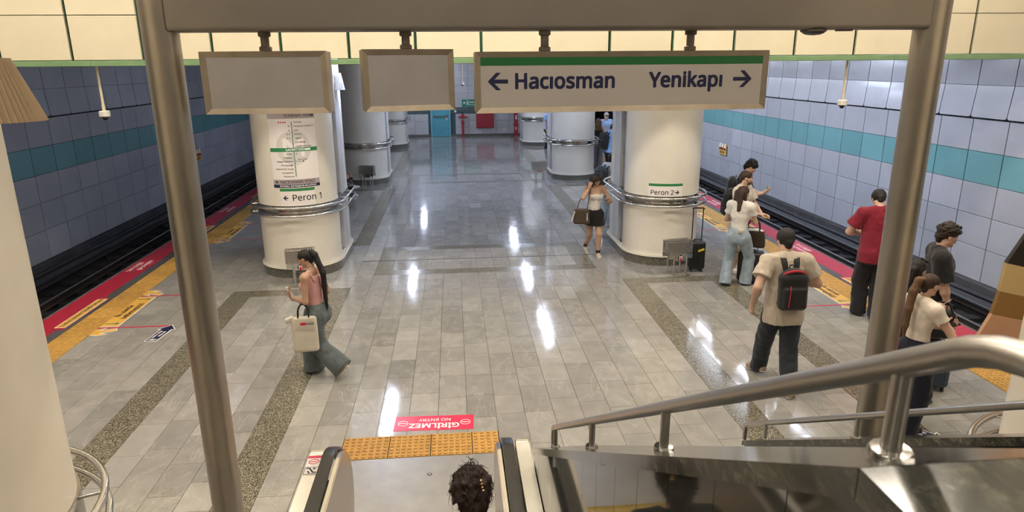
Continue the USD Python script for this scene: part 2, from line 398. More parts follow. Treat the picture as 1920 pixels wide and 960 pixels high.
# edge: tactile row, dark strip, red strip, nosing
def dome_tile(x0, x1, y0, y1, nx, ny, seg=8, z=0.004, r=.0165, h=.0065):
    m = MB().slab(x0+.0015, x1-.0015, y0+.0015, y1-.0015, -.02, z, .0015)
    for i in range(nx):
        for j in range(ny):
            c = (x0+(i+.5)*(x1-x0)/nx, y0+(j+.5)*(y1-y0)/ny, z)
            m.lathe([(r, 0), (r*.86, h*.7), (r*.55, h), (.0005, h)], seg, c)
    return m
for side, (tx0, tx1, dk, rd, ed) in enumerate(((-5.50, -5.10, (-5.67, -5.505), (-6.06, -5.67), (-6.10, -6.06)), (6.04, 6.44, (6.445, 6.61), (6.61, 7.0), (7.0, 7.04)))):
    rest = MB(); tn = []
    for k in range(95):
        y = Y0+.4*k
        if y > Y1-.4: break
        vis = shown((tx0, tx1, y, y+.4))
        if y < 1.5: continue
        if y > 27: rest.slab(tx0+.002, tx1-.002, y+.002, y+.398, -.02, .006, .004); continue
        obj('tactile_tile', dome_tile(tx0, tx1, y, y+.4, 7, 7, 8 if y < 16 else 5), 'tactile_dirty', floor, tone=float(rng.normal(0, .5)))
    obj('tactile_tile_field', rest, 'tactile_dirty', floor, kind='stuff')
    for nm, (a, b), mt, L in (('dark_tile', dk, 'dark_strip', .8), ('red_tile', rd, 'red_strip', 1.2)):
        y = Y0
        while y < Y1-.01:
            e = min(y+L, Y1); obj(nm, MB().slab(a+.001, b-.001, y+.001, e-.001, -.02, .001, .001), mt, floor, tone=float(rng.normal(0, .5))); y = e
    obj('edge_nosing', MB().box(ed[0], ed[1], Y0, Y1, -.3, .001), 'edge_concrete', floor)
    lo = side == 0
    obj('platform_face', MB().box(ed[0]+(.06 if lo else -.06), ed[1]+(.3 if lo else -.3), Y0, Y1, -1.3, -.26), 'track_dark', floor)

# expansion joint line across the floor (thin dark metal cover strip)
tag(obj('joint_cover', MB().box(-1.78, 2.8, 12.36, 12.385, -.01, .003), 'pipe_dark', floor))

# ================================================================== track beds, rails
YB = 47.0
for nm, s, xe, xw in (('track_bed', -1, XL, -9.7), ('track_bed', 1, XR, 10.65)):
    tb = thing(nm, kind='structure')
    a, b = xe+.05*(-s), xw+s*.3
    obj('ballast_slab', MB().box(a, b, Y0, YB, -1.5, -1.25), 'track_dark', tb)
    obj('ledge', MB().box(xw-s*.42, xw+s*.1, Y0, YB, -1.25, -.98, .03), 'track_ledge', tb)
    obj('kerb', MB().box(xw-s*.12, xw+s*.1, Y0, YB, -1.0, -.82, .02), 'track_ledge', tb)
    m = MB()
    for k in range(60): m.box(xe+s*.55, xe+s*2.9, 4.2+.7*k, 4.42+.7*k, -1.25, -1.17, .01)
    obj('sleepers', m, 'track_dark', tb, kind='stuff')
def rail(x, label):
    t = thing('track_rail', label, 'rail', (x, 0, -1.17), group=None)
    prof = Polygon([(-.06, 0), (.06, 0), (.06, .012), (.012, .03), (.012, .10), (.034, .115), (.034, .135), (-.034, .135), (-.034, .115), (-.012, .10), (-.012, .03), (-.06, .012)])
    M = mat4((1, 0, 0), (0, 0, 1), (0, -1, 0), (0, YB, 0))
    obj('rail_body', MB().poly(prof, 0, YB-Y0, M), 'rail_rust', t)
    obj('running_surface', MB().box(-.030, .030, Y0, YB, .1352, .1385), 'rail_top', t, label='polished running surface on top of the rail')
rail(-8.38, 'outer running rail of the left-hand track, farther from the platform')
rail(-6.95, 'inner running rail of the left-hand track, just below the platform edge')
rail(7.98, 'inner running rail of the right-hand track, just below the platform edge')
rail(9.32, 'outer running rail of the right-hand track, nearest to the tiled wall')
def third_rail(x, s, label):
    t = thing('conductor_rail', label, 'conductor rail', (x, 0, -1.25))
    obj('cover_board', MB().box(-.11, .11, Y0, YB, .30, .37, .02), 'pipe_dark', t)
    obj('live_rail', MB().box(-.04, .04, Y0, YB, .18, .28, .01), 'rail_rust', t)
    for k in range(9):
        y = 7+3.6*k
        P = [(s*.02, y, .0), (s*.16, y+.02, .02), (s*.24, y+.1, .12), (s*.22, y+.16, .26), (s*.08, y+.18, .33)]
        obj('bracket', MB().tube(P, .035, 8), 'pipe_dark', t)
third_rail(-9.02, -1, 'dark covered conductor rail along the foot of the left wall')
third_rail(9.92, 1, 'dark covered conductor rail along the foot of the right wall')
def cable(x, z, label, r=.045):
    P = [(x+.015*math.sin(k*1.3), Y0+.05+1.99*k, z+.02*math.sin(k*2.1)) for k in range(26)]
    tag(obj('cable_pipe', MB().tube(P, r, 8), 'pipe_dark'), label, 'pipe')
cable(-9.36, -.93, 'dark pipe lying on the ledge below the left tiled wall')
cable(10.30, -.93, 'dark pipe lying on the ledge below the right tiled wall')

# ================================================================== track walls
def track_wall(name, xw, s, yo, pw):
    """s: +1 wall looks to +x (left wall), -1 the other way"""
    w = thing(name, kind='structure')
    obj('backing', MB().box(xw-s*.25, xw-s*.035, Y0, YB, -1.4, 4.2), 'wall_joint', w)
    rows = [(-.82, -.14), (-.14, .50), (.50, 1.14), (1.14, 1.77), (1.77, 2.41), (2.45, 3.08), (3.08, 3.72), (3.72, 4.2)]
    def panel(y0, y1, r, m):
        z0, z1 = rows[r]; g = .011
        if r < 5:
            m.slab(xw-s*.04, xw, y0+g, y1-g, z0+.004, z1-.004, .006, 0, s) if s > 0 else m.slab(xw, xw+.04, y0+g, y1-g, z0+.004, z1-.004, .006, 0, -1)
        else:                                   # upper panels stand proud, with a rounded lower edge
            top, bot = .035, .085+.0*r
            if r > 5: bot = .045
            c = .05 if r == 5 else .004
            prof = rrect(y0+g, z0+.004, y1-g, z1-.004, .002) if r > 5 else Polygon(list(sbox(y0+g, z0, y1-g, z1-.004).exterior.coords)).intersection(union_all([sbox(y0, z0+.06, y1, z1), rrect(y0+g, z0, y1-g, z0+.2, .055)]))
            M = mat4((0, 1, 0), (0, 0, 1), (1, 0, 0), (0, 0, 0))
            o = MB().poly(prof, 0, .05, M); v, f = o.arr()
            k = (z1-v[:, 2])/(z1-z0)
            off = top+(bot-top)*k
            v[:, 0] = xw+s*(np.where(v[:, 0] > .025, off, off-.05)) if s > 0 else xw-(np.where(v[:, 0] > .025, off, off-.05))
            if s < 0: f = f[:, ::-1]
            m.add(v, f)
        return m
    far = MB(); tn = []
    farT = MB(); tnT = []
    for k in range(60):
        y0 = yo+pw*(k-12); y1 = y0+pw
        if y1 < Y0+.5 or y1 > YB: continue
        for r in range(8):
            tone = float(np.clip(rng.normal(0, .3), -1, 1))
            near = (10 if s < 0 else 13) < y1 < 36 and r < 7
            if near: obj('wall_tile', panel(y0, y1, r, MB()), 'teal_enamel' if r == 3 else 'wall_enamel', w, tone=tone, label='teal band tile' if r == 3 else None)
            else:
                q, t_ = (farT, tnT) if r == 3 else (far, tn)
                n0 = sum(map(len, q.f)); panel(y0, y1, r, q); t_ += [tone]*(sum(map(len, q.f))-n0)
    obj('wall_tile_field', far, 'wall_enamel', w, kind='stuff', tone=tn)
    obj('teal_tile_field', farT, 'teal_enamel', w, kind='stuff', tone=tnT)
    obj('shadow_gap', MB().box(xw-s*.03, xw+s*.012, Y0, YB, 2.412, 2.449), 'black_gap', w)
    return w
track_wall('wall_left', -9.7, 1, 16.42, .925)
track_wall('wall_right', 10.65, -1, 14.12, .935)

# ================================================================== end wall with its door
we = thing('wall_back', kind='structure')
obj('backing', MB().box(XL-.2, XR+.2, Y1+.03, Y1+.3, -.3, 4.2), 'wall_joint', we)
zr = [0.12, .45, .80, 1.15]+[1.47+.36*k for k in range(8)]
for r in range(len(zr)-1):
    x = -6.1-(.35 if r % 2 else 0)*0
    for k in range(19):
        x0 = -6.1+.6916*k; x1 = x0+.6916
        if zr[r] == 1.15: obj('band_tile', MB().slab(x0+.004, x1-.004, Y1, Y1+.03, zr[r]+.003, zr[r+1]-.003, .004, 1, -1), 'end_band', we, label='dark green-grey band tile'); continue
        if zr[r+1] < 2.2 and -1.2 < (x0+x1)/2 < -.1: continue
        obj('wall_tile', MB().slab(x0+.004, x1-.004, Y1, Y1+.03, zr[r]+.003, zr[r+1]-.003, .004, 1, -1), 'end_tile', we, tone=float(np.clip(rng.normal(0, .5), -1, 1)))
tag(obj('baseboard_back', MB().box(XL, XR, Y1-.02, Y1+.03, 0.0, .115, .005), 'plinth_stone'), kind='structure')
d1 = thing('door_1', kind='structure')
obj('door_frame', MB().box(-1.14, -1.06, Y1-.06, Y1+.05, 0, 2.18, .01).box(-.20, -.12, Y1-.06, Y1+.05, 0, 2.18, .01).box(-1.14, -.12, Y1-.06, Y1+.05, 2.10, 2.18, .01), 'teal_frame', d1)
dl = obj('door_leaf', MB().box(-1.06, -.20, Y1-.035, Y1+.04, .01, 2.1, .008), 'teal_door', d1)
obj('push_bar', MB().box(-1.0, -.26, Y1-.10, Y1-.06, 1.02, 1.07, .01).box(-.99, -.94, Y1-.10, Y1-.03, 1.0, 1.09, .01).box(-.32, -.27, Y1-.10, Y1-.03, 1.0, 1.09, .01), 'steel', dl, label='steel push bar')
obj('door_notice', MB().box(-.38, -.28, Y1-.038, Y1-.0345, .84, .99), 'paper_grey', dl)

# ================================================================== ceilings, upper front wall (bulkhead) and green trim
tag(obj('ceiling', MB().box(-9.95, 10.9, BULK+.25, YB, 4.0, 4.15), 'low_ceiling'), kind='structure')
HC = 7.0
tag(obj('ceiling_hall', MB().box(-9.95, 10.9, -9, BULK+.3, HC, HC+.2), 'hall_ceiling'), kind='structure')
bk = thing('wall_bulkhead', kind='structure')
obj('backing', MB().box(-9.9, 10.85, BULK+.05, BULK+.25, 3.66, HC), 'green_mullion', bk)
zb = [3.655, 4.285, 4.98, 5.68, 6.38, HC]
xs = [-2.535+1.0*k for k in range(-8, 14)]
for r in range(5):
    for k in range(len(xs)-1):
        x0, x1 = max(xs[k], -9.7), min(xs[k+1], 10.6)
        obj('cream_panel', MB().slab(x0+.022, x1-.022, BULK, BULK+.05, zb[r]+.005, zb[r+1]-.005, .006, 1, -1), 'cream_panel', bk, tone=float(np.clip(rng.normal(0, .5), -1, 1)))
for x in xs[1:-1]: obj('mullion', MB().box(x-.004, x+.004, BULK+.02, BULK+.05, 3.66, HC), 'mullion_dark', bk)
tr = thing('trim_1', kind='structure')
for a, b in ((-9.7, -5.28), (-5.277, 7.55), (7.553, 10.62)):
    obj('trim_length', MB().box(a, b, BULK-.03, BULK+.12, 3.572, 3.652, .006), 'green_trim', tr)
# outer hall: rear and side walls above the track walls, floor strip behind the camera
tag(obj('wall_front', MB().box(-9.9, 10.9, -9.2, -9.0, -1.4, HC+.2), 'hall_ceiling'), kind='structure')
tag(obj('wall_upper_left', MB().box(-9.95, -9.7, -9, BULK+.3, 4.2, HC).box(-9.95, -9.7, -9, Y0, -1.4, 4.2), 'hall_ceiling'), kind='structure')
tag(obj('wall_upper_right', MB().box(10.65, 10.9, -9, BULK+.3, 4.2, HC).box(10.65, 10.9, -9, Y0, -1.4, 4.2), 'hall_ceiling'), kind='structure')
tag(obj('floor_rear', MB().box(-9.7, 10.65, -9, Y0, -.3, 0), 'floor_grout'), kind='structure')
tag(obj('wall_tunnel', MB().box(-9.95, XL-.2, YB, YB+.2, -1.5, 4.2).box(XR+.2, 10.9, YB, YB+.2, -1.5, 4.2).box(XL-.2, XL-.05, Y1+.3, YB, -1.5, 4.2).box(XR+.05, XR+.2, Y1+.3, YB, -1.5, 4.2), 'black_gap'), kind='structure')

# ================================================================== lamps
NTH = ['nearest', 'second', 'third', 'fourth', 'fifth', 'sixth', 'seventh', 'eighth', 'ninth', 'tenth', 'eleventh', 'twelfth']
_nth = {}
def nth(g, n=[0]):
    k = _nth.get(g, 0); _nth[g] = k+1; return NTH[k]
def tube_lamp(x, y0, y1, mat, label, group, z=3.915, w=.07):
    label = nth(group)+' '+label
    t = thing('tube_lamp', label, 'ceiling lamp', (x, (y0+y1)/2, z), group=group)
    L = y1-y0
    obj('lamp_housing', MB().box(-.12, .12, -L/2-.05, L/2+.05, .01, .084, .01), 'lamp_housing', t)
    for dx in (-.05, .05):
        obj('fluorescent_tube', MB().cyl((dx, -L/2, -.015), (dx, L/2, -.015), .018, 10), mat, t)
for y0, y1 in ((12.5, 14.6), (22.4, 24.4), (32.6, 34.4)): tube_lamp(-1.62, y0, y1, 'tube_cool', 'twin fluorescent lamp of the left row, on the low platform ceiling', 'lamps of the left row')
for y0, y1 in ((17.4, 19.6), (22.5, 24.4), (28, 30)): tube_lamp(2.54, y0, y1, 'tube_cool', 'twin fluorescent lamp of the right row, on the low platform ceiling', 'lamps of the right row')
for y0 in (12.6, 14.9, 17.2, 20.5, 24, 28, 32, 37): tube_lamp(6.55, y0, y0+1.6, 'tube_right', 'twin fluorescent lamp over the right platform edge', 'lamps over the right platform edge')
for y0 in (14, 24, 33): tube_lamp(-5.3, y0, y0+1.5, 'tube_left', 'dim twin lamp over the left platform edge', 'dim lamps over the left platform edge')
def hall_lamp(x, y, w=1.5, d=.5):
    mat = 'lamp_warm' if y > 4 else 'lamp_warm_rear'
    t = thing('hall_lamp', 'warm recessed lamp panel in the high hall ceiling', 'ceiling lamp', (x, y, HC), group='warm lamp panels of the hall ceiling')
    obj('lamp_frame', MB().box(-w/2-.05, w/2+.05, -d/2-.05, d/2+.05, -.06, 0, .01), 'lamp_housing', t)
    obj('diffuser', MB().box(-w/2, w/2, -d/2, d/2, -.075, -.061), mat, t)
for x in (-6.5, -2.9, .5, 3.9, 7.5):
    for y in (8.6, 5.4, 1.4, -2.6): hall_lamp(x, y)
def wall_washer(y):
    t = thing('wall_washer', nth('wash')+' slim lamp over the right platform edge, turned to the tiled wall', 'ceiling lamp', (6.95, y, 3.80), group='slim lamps turned to the right wall')
    obj('lamp_housing', MB().poly(Polygon([(-.10, -.075), (-.13, -.05), (-.05, .19), (.10, .19), (.085, .08)]), -.9, .9, mat4((1, 0, 0), (0, 0, 1), (0, -1, 0), (0, 0, 0))), 'lamp_housing', t)
    obj('top_flap', MB().poly(Polygon([(.085, .085), (.56, -.095), (.565, -.085), (.09, .10)]), -.9, .9, mat4((1, 0, 0), (0, 0, 1), (0, -1, 0), (0, 0, 0))), 'pipe_dark', t)
    obj('diffuser', MB().add([(-.085, -.88, -.072), (-.085, .88, -.072), (.085, .88, .068), (.085, -.88, .068)], [(0, 3, 2, 1)]).move(RZ(0, (.008, 0, -.008))), 'wash_cool', t)
for k in range(12): wall_washer(12.0+2.6*k)

# ================================================================== columns
def stadium(cx, yc, L, r, n=28):
    a = [math.pi+math.pi*k/n for k in range(n+1)]                    # front half, towards -y
    P = [(cx+r*math.cos(t), yc+r*math.sin(t)) for t in a]
    b = [math.pi*k/n for k in range(n+1)]
    Q = [(cx+r*math.cos(t), yc+L+r*math.sin(t)) for t in b]
    out = P+Q
    res = []
    for k, p in enumerate(out):                                      # fill the straight runs
        q = out[(k+1) % len(out)]; d = math.dist(p, q); m = max(1, int(d/.15))
        for j in range(m): res.append((p[0]+(q[0]-p[0])*j/m, p[1]+(q[1]-p[1])*j/m))
    ded = [res[0]]
    for p in res[1:]:
        if math.dist(p, ded[-1]) > 1e-6: ded.append(p)
    if math.dist(ded[0], ded[-1]) < 1e-6: ded.pop()
    return ded
def column(cx, yc, L, r, top, mat, label):
    t = thing('round_column', label, 'column', (cx, yc, 0))
    st = lambda rr: Polygon(stadium(0, 0, max(L, 1e-3), rr))
    obj('plinth', MB().poly(st(r+.02), 0, .165), 'plinth_stone', t, smooth=30, label='speckled stone plinth')
    m = MB().poly(st(r+.045).difference(st(r-.05)), .1655, .18).poly(st(r+.03).difference(st(r-.05)), .1805, .20)
    obj('shaft_lip', m, mat, t, smooth=30)
    seg = 96
    prof = [(r+.015, .2005), (r+.004, .23), (r, .30), (r, 1.06), (r, top)]
    a = MB().lathe(prof, seg)
    obj('shaft', a, mat, t, smooth=40)
    if L > 0:
        b = MB().lathe(prof, seg, (0, L, 0)); obj('shaft', b, mat, t, smooth=40)
        for s in (-1, 1):
            obj('flank_channel', MB().box(s*(r-.16), s*(r-.07), .04, .52, .2005, top, .004), 'column_grey', t, label='grey recessed channel beside the shaft')
            obj('flank_panel', MB().box(s*(r-.16), s*(r-.012), .522, L, .2005, top, .006), 'column_panel', t, label='pale flat panel on the side of the column')
            for z in (1.9, 2.65): obj('channel_joint', MB().box(s*(r-.0695), s*(r-.066), .06, .50, z, z+.012), 'pipe_dark', t)
    obj('collar', MB().poly(st(r+.014).difference(st(r-.1)), 1.085, 1.275), 'steel', t, smooth=30, label='polished steel collar')
    for z in (1.115, 1.255):
        P = np.array([(x, y, z) for x, y in stadium(0, 0, max(L, 1e-3), r+.135)])
        rl = obj('bumper_rail', MB().tube(P, .021, 10, closed=True), 'steel_bright', t, smooth=True, label='round steel bumper rail')
        n = 8 if L <= 0 else 12
        Lp = np.linalg.norm(np.diff(np.vstack([P, P[:1]]), axis=0), axis=1).cumsum()
        for k in range(n):
            j = int(np.searchsorted(Lp, (k+.5)*Lp[-1]/n)) % len(P); p = P[j]; q = P[(j+1) % len(P)]; d = q-p; nrm = V3(-d[1], d[0], 0)/np.linalg.norm(d)
            obj('rail_bracket', MB().cyl(p, p+nrm*.13, .009, 8), 'steel', rl)
    return t
CL, CR, RC = -2.79, 3.83, .68
column(CL, 12.15, 1.1, RC, 4.0, 'column_white', 'cream round column with the line map poster and round steel rails, left of the central aisle')
column(CR, 12.15, 1.1, RC, 4.0, 'column_white', 'cream round column with the small Peron 2 notice and steel rails')
column(CL, 21.6, 1.1, RC, 4.0, 'column_white', 'pale round column behind the line map column, with a small basket stand at its foot')
column(CR, 21.6, 1.1, RC, 4.0, 'column_white', 'white round column behind the Peron 2 column, middle one of the right row')
column(CL, 31.05, 1.1, RC, 4.0, 'column_white', 'farthest column of the left row, beside the teal door')
column(CR, 31.05, 1.1, RC, 4.0, 'column_white', 'farthest column of the right row, in front of the red pillar')
column(CL, 3.2, 0, RC, HC, 'column_near', 'large beige round column at the left edge of the frame')
column(CR, 3.0, 0, RC, HC, 'column_near', 'large beige round column at the right edge behind the handrails')

# ------------------------------------------------------------------ wall lamps on the columns
def sconce(x, y, z, ang, mat, label, w0=.17, w1=.30, h=.30, dp=.17):
    t = thing('column_lamp', label, 'wall lamp', (x, y, z), rotz=ang)
    n = 26; a = np.linspace(-math.pi/2, math.pi/2, n*2+1)
    rings = []
    for k, zz in enumerate((0, h)):
        f = (w1 if k == 0 else w0)/2
        rip = 1+.028*np.where(np.arange(len(a)) % 2 == 0, 1, -1)
        rings.append(np.stack([f*np.sin(a)*rip, -(dp if k == 0 else dp*.62)*np.cos(a)*rip, np.full(len(a), zz)], 1))
    v = np.vstack(rings); m = len(a); f = [(k, k+1, m+k+1, m+k) for k in range(m-1)]
    MBs = MB().add(v, f)
    inner = v*np.array([.96, .96, 1]); MBs.add(inner, np.array(f)[:, ::-1])
    rim = np.vstack([v[:m], inner[:m]]); MBs.add(rim, [(k+1, k, m+k, m+k+1) for k in range(m-1)])
    rim = np.vstack([v[m:], inner[m:]]); MBs.add(rim, [(k, k+1, m+k+1, m+k) for k in range(m-1)])
    obj('pleated_shade', MBs, mat, t)
    obj('back_plate', MB().box(-w0/2, w0/2, -.012, .06, .04, h-.03, .004), 'lamp_housing', t)
    obj('mounting_stem', MB().cyl((0, .0, h*.7), (0, -dp*.5, h*.7), .012, 10).cyl((0, -dp*.5, h*.7), (0, -dp*.5, h*.3), .016, 10), 'steel', t)
    return t
sconce(-2.085, 3.23, 3.325, 88, 'shade_cream', 'pleated tan lamp shade at the top of the beige left edge column', .20, .37, .27, .26)
sconce(-2.105, 12.9, 3.13, 88, 'shade_white', 'white pleated lamp shade on the line map column', .16, .30, .30, .15)

# ================================================================== gantry with the hanging direction signs
GY = 4.7
PXL, PXR = -1.845, 3.355
t = thing('sign_gantry', 'brown-grey steel gantry of two round posts and a crossbeam', 'gantry', (0, GY, 0))
for x in (PXL, PXR):
    p = obj('post', MB().lathe([(.0005, 0), (.108, 0), (.112, .01), (.112, 5.2)], 40, (x, 0, 0)), 'gantry_metal', t, smooth=40)
    obj('base_flange', MB().lathe([(.0005, 0), (.17, 0), (.17, .014), (.112, .02)], 32, (x, 0, 0)), 'gantry_metal', p)
bm = rrect(-.10, 3.765, .10, 4.25, .03)
obj('beam', MB().poly(bm, 0, (PXR-PXL)-.16, mat4((0, 1, 0), (0, 0, 1), (1, 0, 0), (PXL+.08, 0, 0))), 'gantry_beam', t, smooth=30, label='deep crossbeam with rounded edges')
t = thing('dome_camera', 'dark dome camera under the crossbeam, right of the signs', 'camera', (2.49, GY-.02, 3.765))
obj('mount', MB().cyl((0, 0, 0), (0, 0, -.014), .085, 28), 'hanger_metal', t); obj('dome', MB().lathe([(.078, -.0145), (.07, -.024), (.045, -.034), (.0005, -.038)], 28), 'dark_glass', t, smooth=True)
t = thing('beam_fitting', 'small flat metal plate under the crossbeam beside the dome camera', 'fitting', (2.72, GY, 3.765))
obj('plate', MB().box(-.05, .05, -.03, .03, -.010, 0, .003), 'hanger_metal', t)

def hang_sign(cx, w, z0, z1, ang, label, hx, face, depth=.17, fr=.036):
    h = z1-z0
    t = thing('hanging_sign', label, 'sign', (cx, GY, z0), rotz=ang)
    y = -depth/2
    # mitred frame of four sloped rails
    o, i = [(-w/2, 0), (w/2, 0), (w/2, h), (-w/2, h)], [(-w/2+fr, fr), (w/2-fr, fr), (w/2-fr, h-fr), (-w/2+fr, h-fr)]
    nm = ['frame_rail']*4
    for k in range(4):
        a, b, c, d = o[k], o[(k+1) % 4], i[(k+1) % 4], i[k]
        g = Polygon([a, b, c, d]).buffer(-.0007)
        m = MB()
        P = np.array([a, b, c, d]); 
        pts = np.array([[p[0], y+.012 if q < 2 else y+.0, p[1]] for q, p in enumerate(P)]+[[p[0], y+.05, p[1]] for p in P])
        pts[0, 1] = pts[1, 1] = y; pts[2, 1] = pts[3, 1] = y+.014
        m.add(pts, [(0, 1, 2, 3), (7, 6, 5, 4), (0, 4, 5, 1), (1, 5, 6, 2), (2, 6, 7, 3), (3, 7, 4, 0)])
        obj('frame_rail', m, 'sign_frame', t)
    obj('box_body', MB().box(-w/2+.002, w/2-.002, y+.05, depth/2, .002, h-.002, .004), 'sign_frame', t)
    fc = obj('face_panel', MB().box(-w/2+fr-.004, w/2-fr+.004, y+.016, y+.04, fr-.004, h-fr+.004), face, t)
    for x in hx:
        m = MB().cyl((x, 0, h-.003), (x, 0, 3.768-z0), .027, 18).lathe([(.030, h), (.040, h+.004), (.040, h+.026), (.032, h+.032)], 20, (x, 0, 0)).lathe([(.032, 3.768-z0-.034), (.040, 3.768-z0-.028), (.040, 3.768-z0-.004), (.030, 3.768-z0)], 20, (x, 0, 0))
        obj('hanger_pipe', m, 'hanger_metal', t, smooth=35)
    return t, fc, y+.016
hang_sign(-1.20, .80, 3.252, 3.645, -2, 'blank grey light-box sign, leftmost of the three hanging signs', [.0], 'sign_face_dirty')
hang_sign(-.295, .60, 3.258, 3.652, 14, 'small blank light-box sign turned slightly, in the middle of the three', [.0], 'sign_face_dirty')
SW = 2.03
t3, f3, yf = hang_sign(1.165, SW, 3.238, 3.632, 2.5, 'long direction sign with arrows to Hacıosman and Yenikapı', [-.54, .475], 'sign_face')
H3 = .394
def lab(sh, dep, mat, parent, y, name='lettering', lbl=None):
    return obj(name, MB().poly(sh, 0, dep, FACE_CAM((0, y, 0))), mat, parent, label=lbl)
lab(sbox(-SW/2+.036, H3-.088, SW/2-.036, H3-.037), .002, 'sign_green', f3, yf+.0005, 'green_band', 'green band along the top')
FH = dict(face='NotoSansHebrew', weight='SemiBold')
ax = -SW/2
lab(place(text_shape('Hacıosman', .095, **FH), ax+.265, .158), .002, 'navy', f3, yf+.0005)
lab(place(text_shape('Yenikapı', .095, **FH), ax+1.185, .158), .002, 'navy', f3, yf+.0005)
lab(affinity.translate(affinity.scale(arrow_shape(.135, .112, .025), -1, 1), ax+.15, .205), .002, 'navy', f3, yf+.0005, 'arrow', 'navy arrow pointing left')
lab(affinity.translate(arrow_shape(.135, .112, .025), ax+1.855, .205), .002, 'navy', f3, yf+.0005, 'arrow', 'navy arrow pointing right')

# ================================================================== notices on the columns
def wrap(sh, cx, cy, r, phi0, z0, off, step=.03):
    """flat shape (u, v) bent round a column; u is arc length from the angle phi0"""
    m = MB()
    for g in getattr(sh, 'geoms', [sh]):
        x0, y0, x1, y1 = g.bounds
        n = max(1, int(math.ceil((x1-x0)/step)))
        for k in range(n):
            q = g.intersection(sbox(x0+(x1-x0)*k/n, y0-1, x0+(x1-x0)*(k+1)/n, y1+1)) if n > 1 else g
            for e in getattr(q, 'geoms', [q]):
                if e.geom_type != 'Polygon' or e.area < 1e-9: continue
                v, f = trimesh.creation.triangulate_polygon(e, engine='earcut')
                if len(f): m.add(np.column_stack([v, np.zeros(len(v))]), f)
    v, f = m.arr()
    ph = phi0+v[:, 0]/r; R = r+off
    return np.stack([cx+R*np.sin(ph), cy-R*np.cos(ph), z0+v[:, 1]], 1), f
def notice(name, label, cx, phi0, z0, layers, cat='notice'):
    t = thing(name, label, cat, (0, 0, 0))
    for k, (nm, sh, mat, lv) in enumerate(layers):
        obj(nm, wrap(sh, cx, 12.15, RC, phi0, z0, .003+.0016*lv), mat, t)
    return t
NT = dict(face='NotoSansHebrew', weight='Medium')
NB = dict(face='NotoSansHebrew', weight='Bold')
PW, PH = .78, 1.235
L_ = [('sheet', sbox(-PW/2, 0, PW/2, PH), 'paper_white', 0)]
L_ += [('header_band', sbox(-PW/2, PH-.10, PW/2, PH), 'paper_mauve', 1), ('footer_band', sbox(-PW/2, .055, PW/2, .135), 'paper_mauve', 1), ('city_band', sbox(-PW/2, 0, PW/2, .052), 'navy', 1), ('station_band', sbox(-PW/2, .60, PW/2, .662), 'ink_green', 2)]
ring = Point(0, .66).buffer(.28); mark = Polygon([(-.17, .52), (-.17, .82), (-.11, .82), (0, .70), (.11, .82), (.17, .82), (.17, .52), (.11, .52), (.11, .72), (0, .60), (-.11, .72), (-.11, .52)])
L_ += [('ghost_emblem', ring.difference(mark), 'paper_grey', 1)]
L_ += [('lettering', place(text_shape('YENİKAPI YÖNÜ', .046, **NT), -.115, PH-.073), 'ink_black', 2), ('arrow', affinity.translate(arrow_shape(.06, .05, .013), .345, PH-.05), 'ink_black', 2),
       ('lettering', place(text_shape('HACIOSMAN YÖNÜ', .046, **NT), -.27, .072), 'ink_black', 2), ('arrow', affinity.translate(affinity.scale(arrow_shape(.06, .05, .013), -1, 1), -.325, .095), 'ink_black', 2),
       ('lettering', place(text_shape('İSTANBUL BÜYÜKŞEHİR BELEDİYESİ', .026, **NB), .02, .013, 'c'), 'white_ink', 2),
       ('lettering', place(text_shape('GAYRETTEPE', .036, **NB), -.13, .613), 'white_ink', 3), ('line_tag', sbox(.17, .615, .27, .647), 'white_ink', 3)]
up_st = ['Yenikapı', 'Vezneciler-İstanbul Ü.', 'Haliç', 'Şişhane', 'Taksim', 'Osmanbey', 'Şişli-Mecidiyeköy']
dn_st = ['Levent', '4. Levent', 'Sanayi Mahallesi', 'İTÜ-Ayazağa', 'Atatürk Oto Sanayi', 'Darüşşafaka', 'Hacıosman']
zs_u = [PH-.155-.0655*k for k in range(7)]; zs_d = [.562-.0625*k for k in range(7)]
L_ += [('route_line', union_all([sbox(-.006, .662, .006, zs_u[0]), sbox(-.006, zs_d[-1], .006, .60), sbox(.006, zs_d[2]-.003, .11, zs_d[2]+.003)]), 'ink_green', 2)]
txts = [place(text_shape(s, .024, **NT), .03, z-.011) for s, z in zip(up_st, zs_u)]+[place(text_shape(s, .024, **NT), -.03, z-.011, 'r') for s, z in zip(dn_st, zs_d)]+[place(text_shape('Seyrantepe', .022, **NT), .05, zs_d[2]+.022)]
L_ += [('station_name', q, 'ink_black', 2) for q in txts]
L_ += [('station_dot', Point(x, z).buffer(.011, quad_segs=4), 'ink_black', 3) for x, z in [(0, z) for z in zs_u+zs_d]+[(.135, zs_d[2])]]+[('dot_centre', Point(0, z).buffer(.0075, quad_segs=4), 'paper_white', 4) for z in zs_u+zs_d]
L_ += [('transfer_badge', Point(-.06-.035*k, zs_u[0]).buffer(.012, quad_segs=4), 'ink_red', 2) for k in range(1, 5)]
L_ += [('transfer_badge', Point(x, z).buffer(.011, quad_segs=4), 'ink_grey', 2) for x, z in ((-.045, zs_u[1]), (-.045, zs_u[2]), (-.045, zs_u[3]), (-.08, zs_u[3]), (-.045, zs_u[4]), (-.08, zs_u[4]), (.035, zs_d[0]))]
notice('line_map_poster', 'white line map poster with green station band and mauve headers on the left column', CL, .212, 1.59, L_, 'poster')
NW, NHt = .575, .305
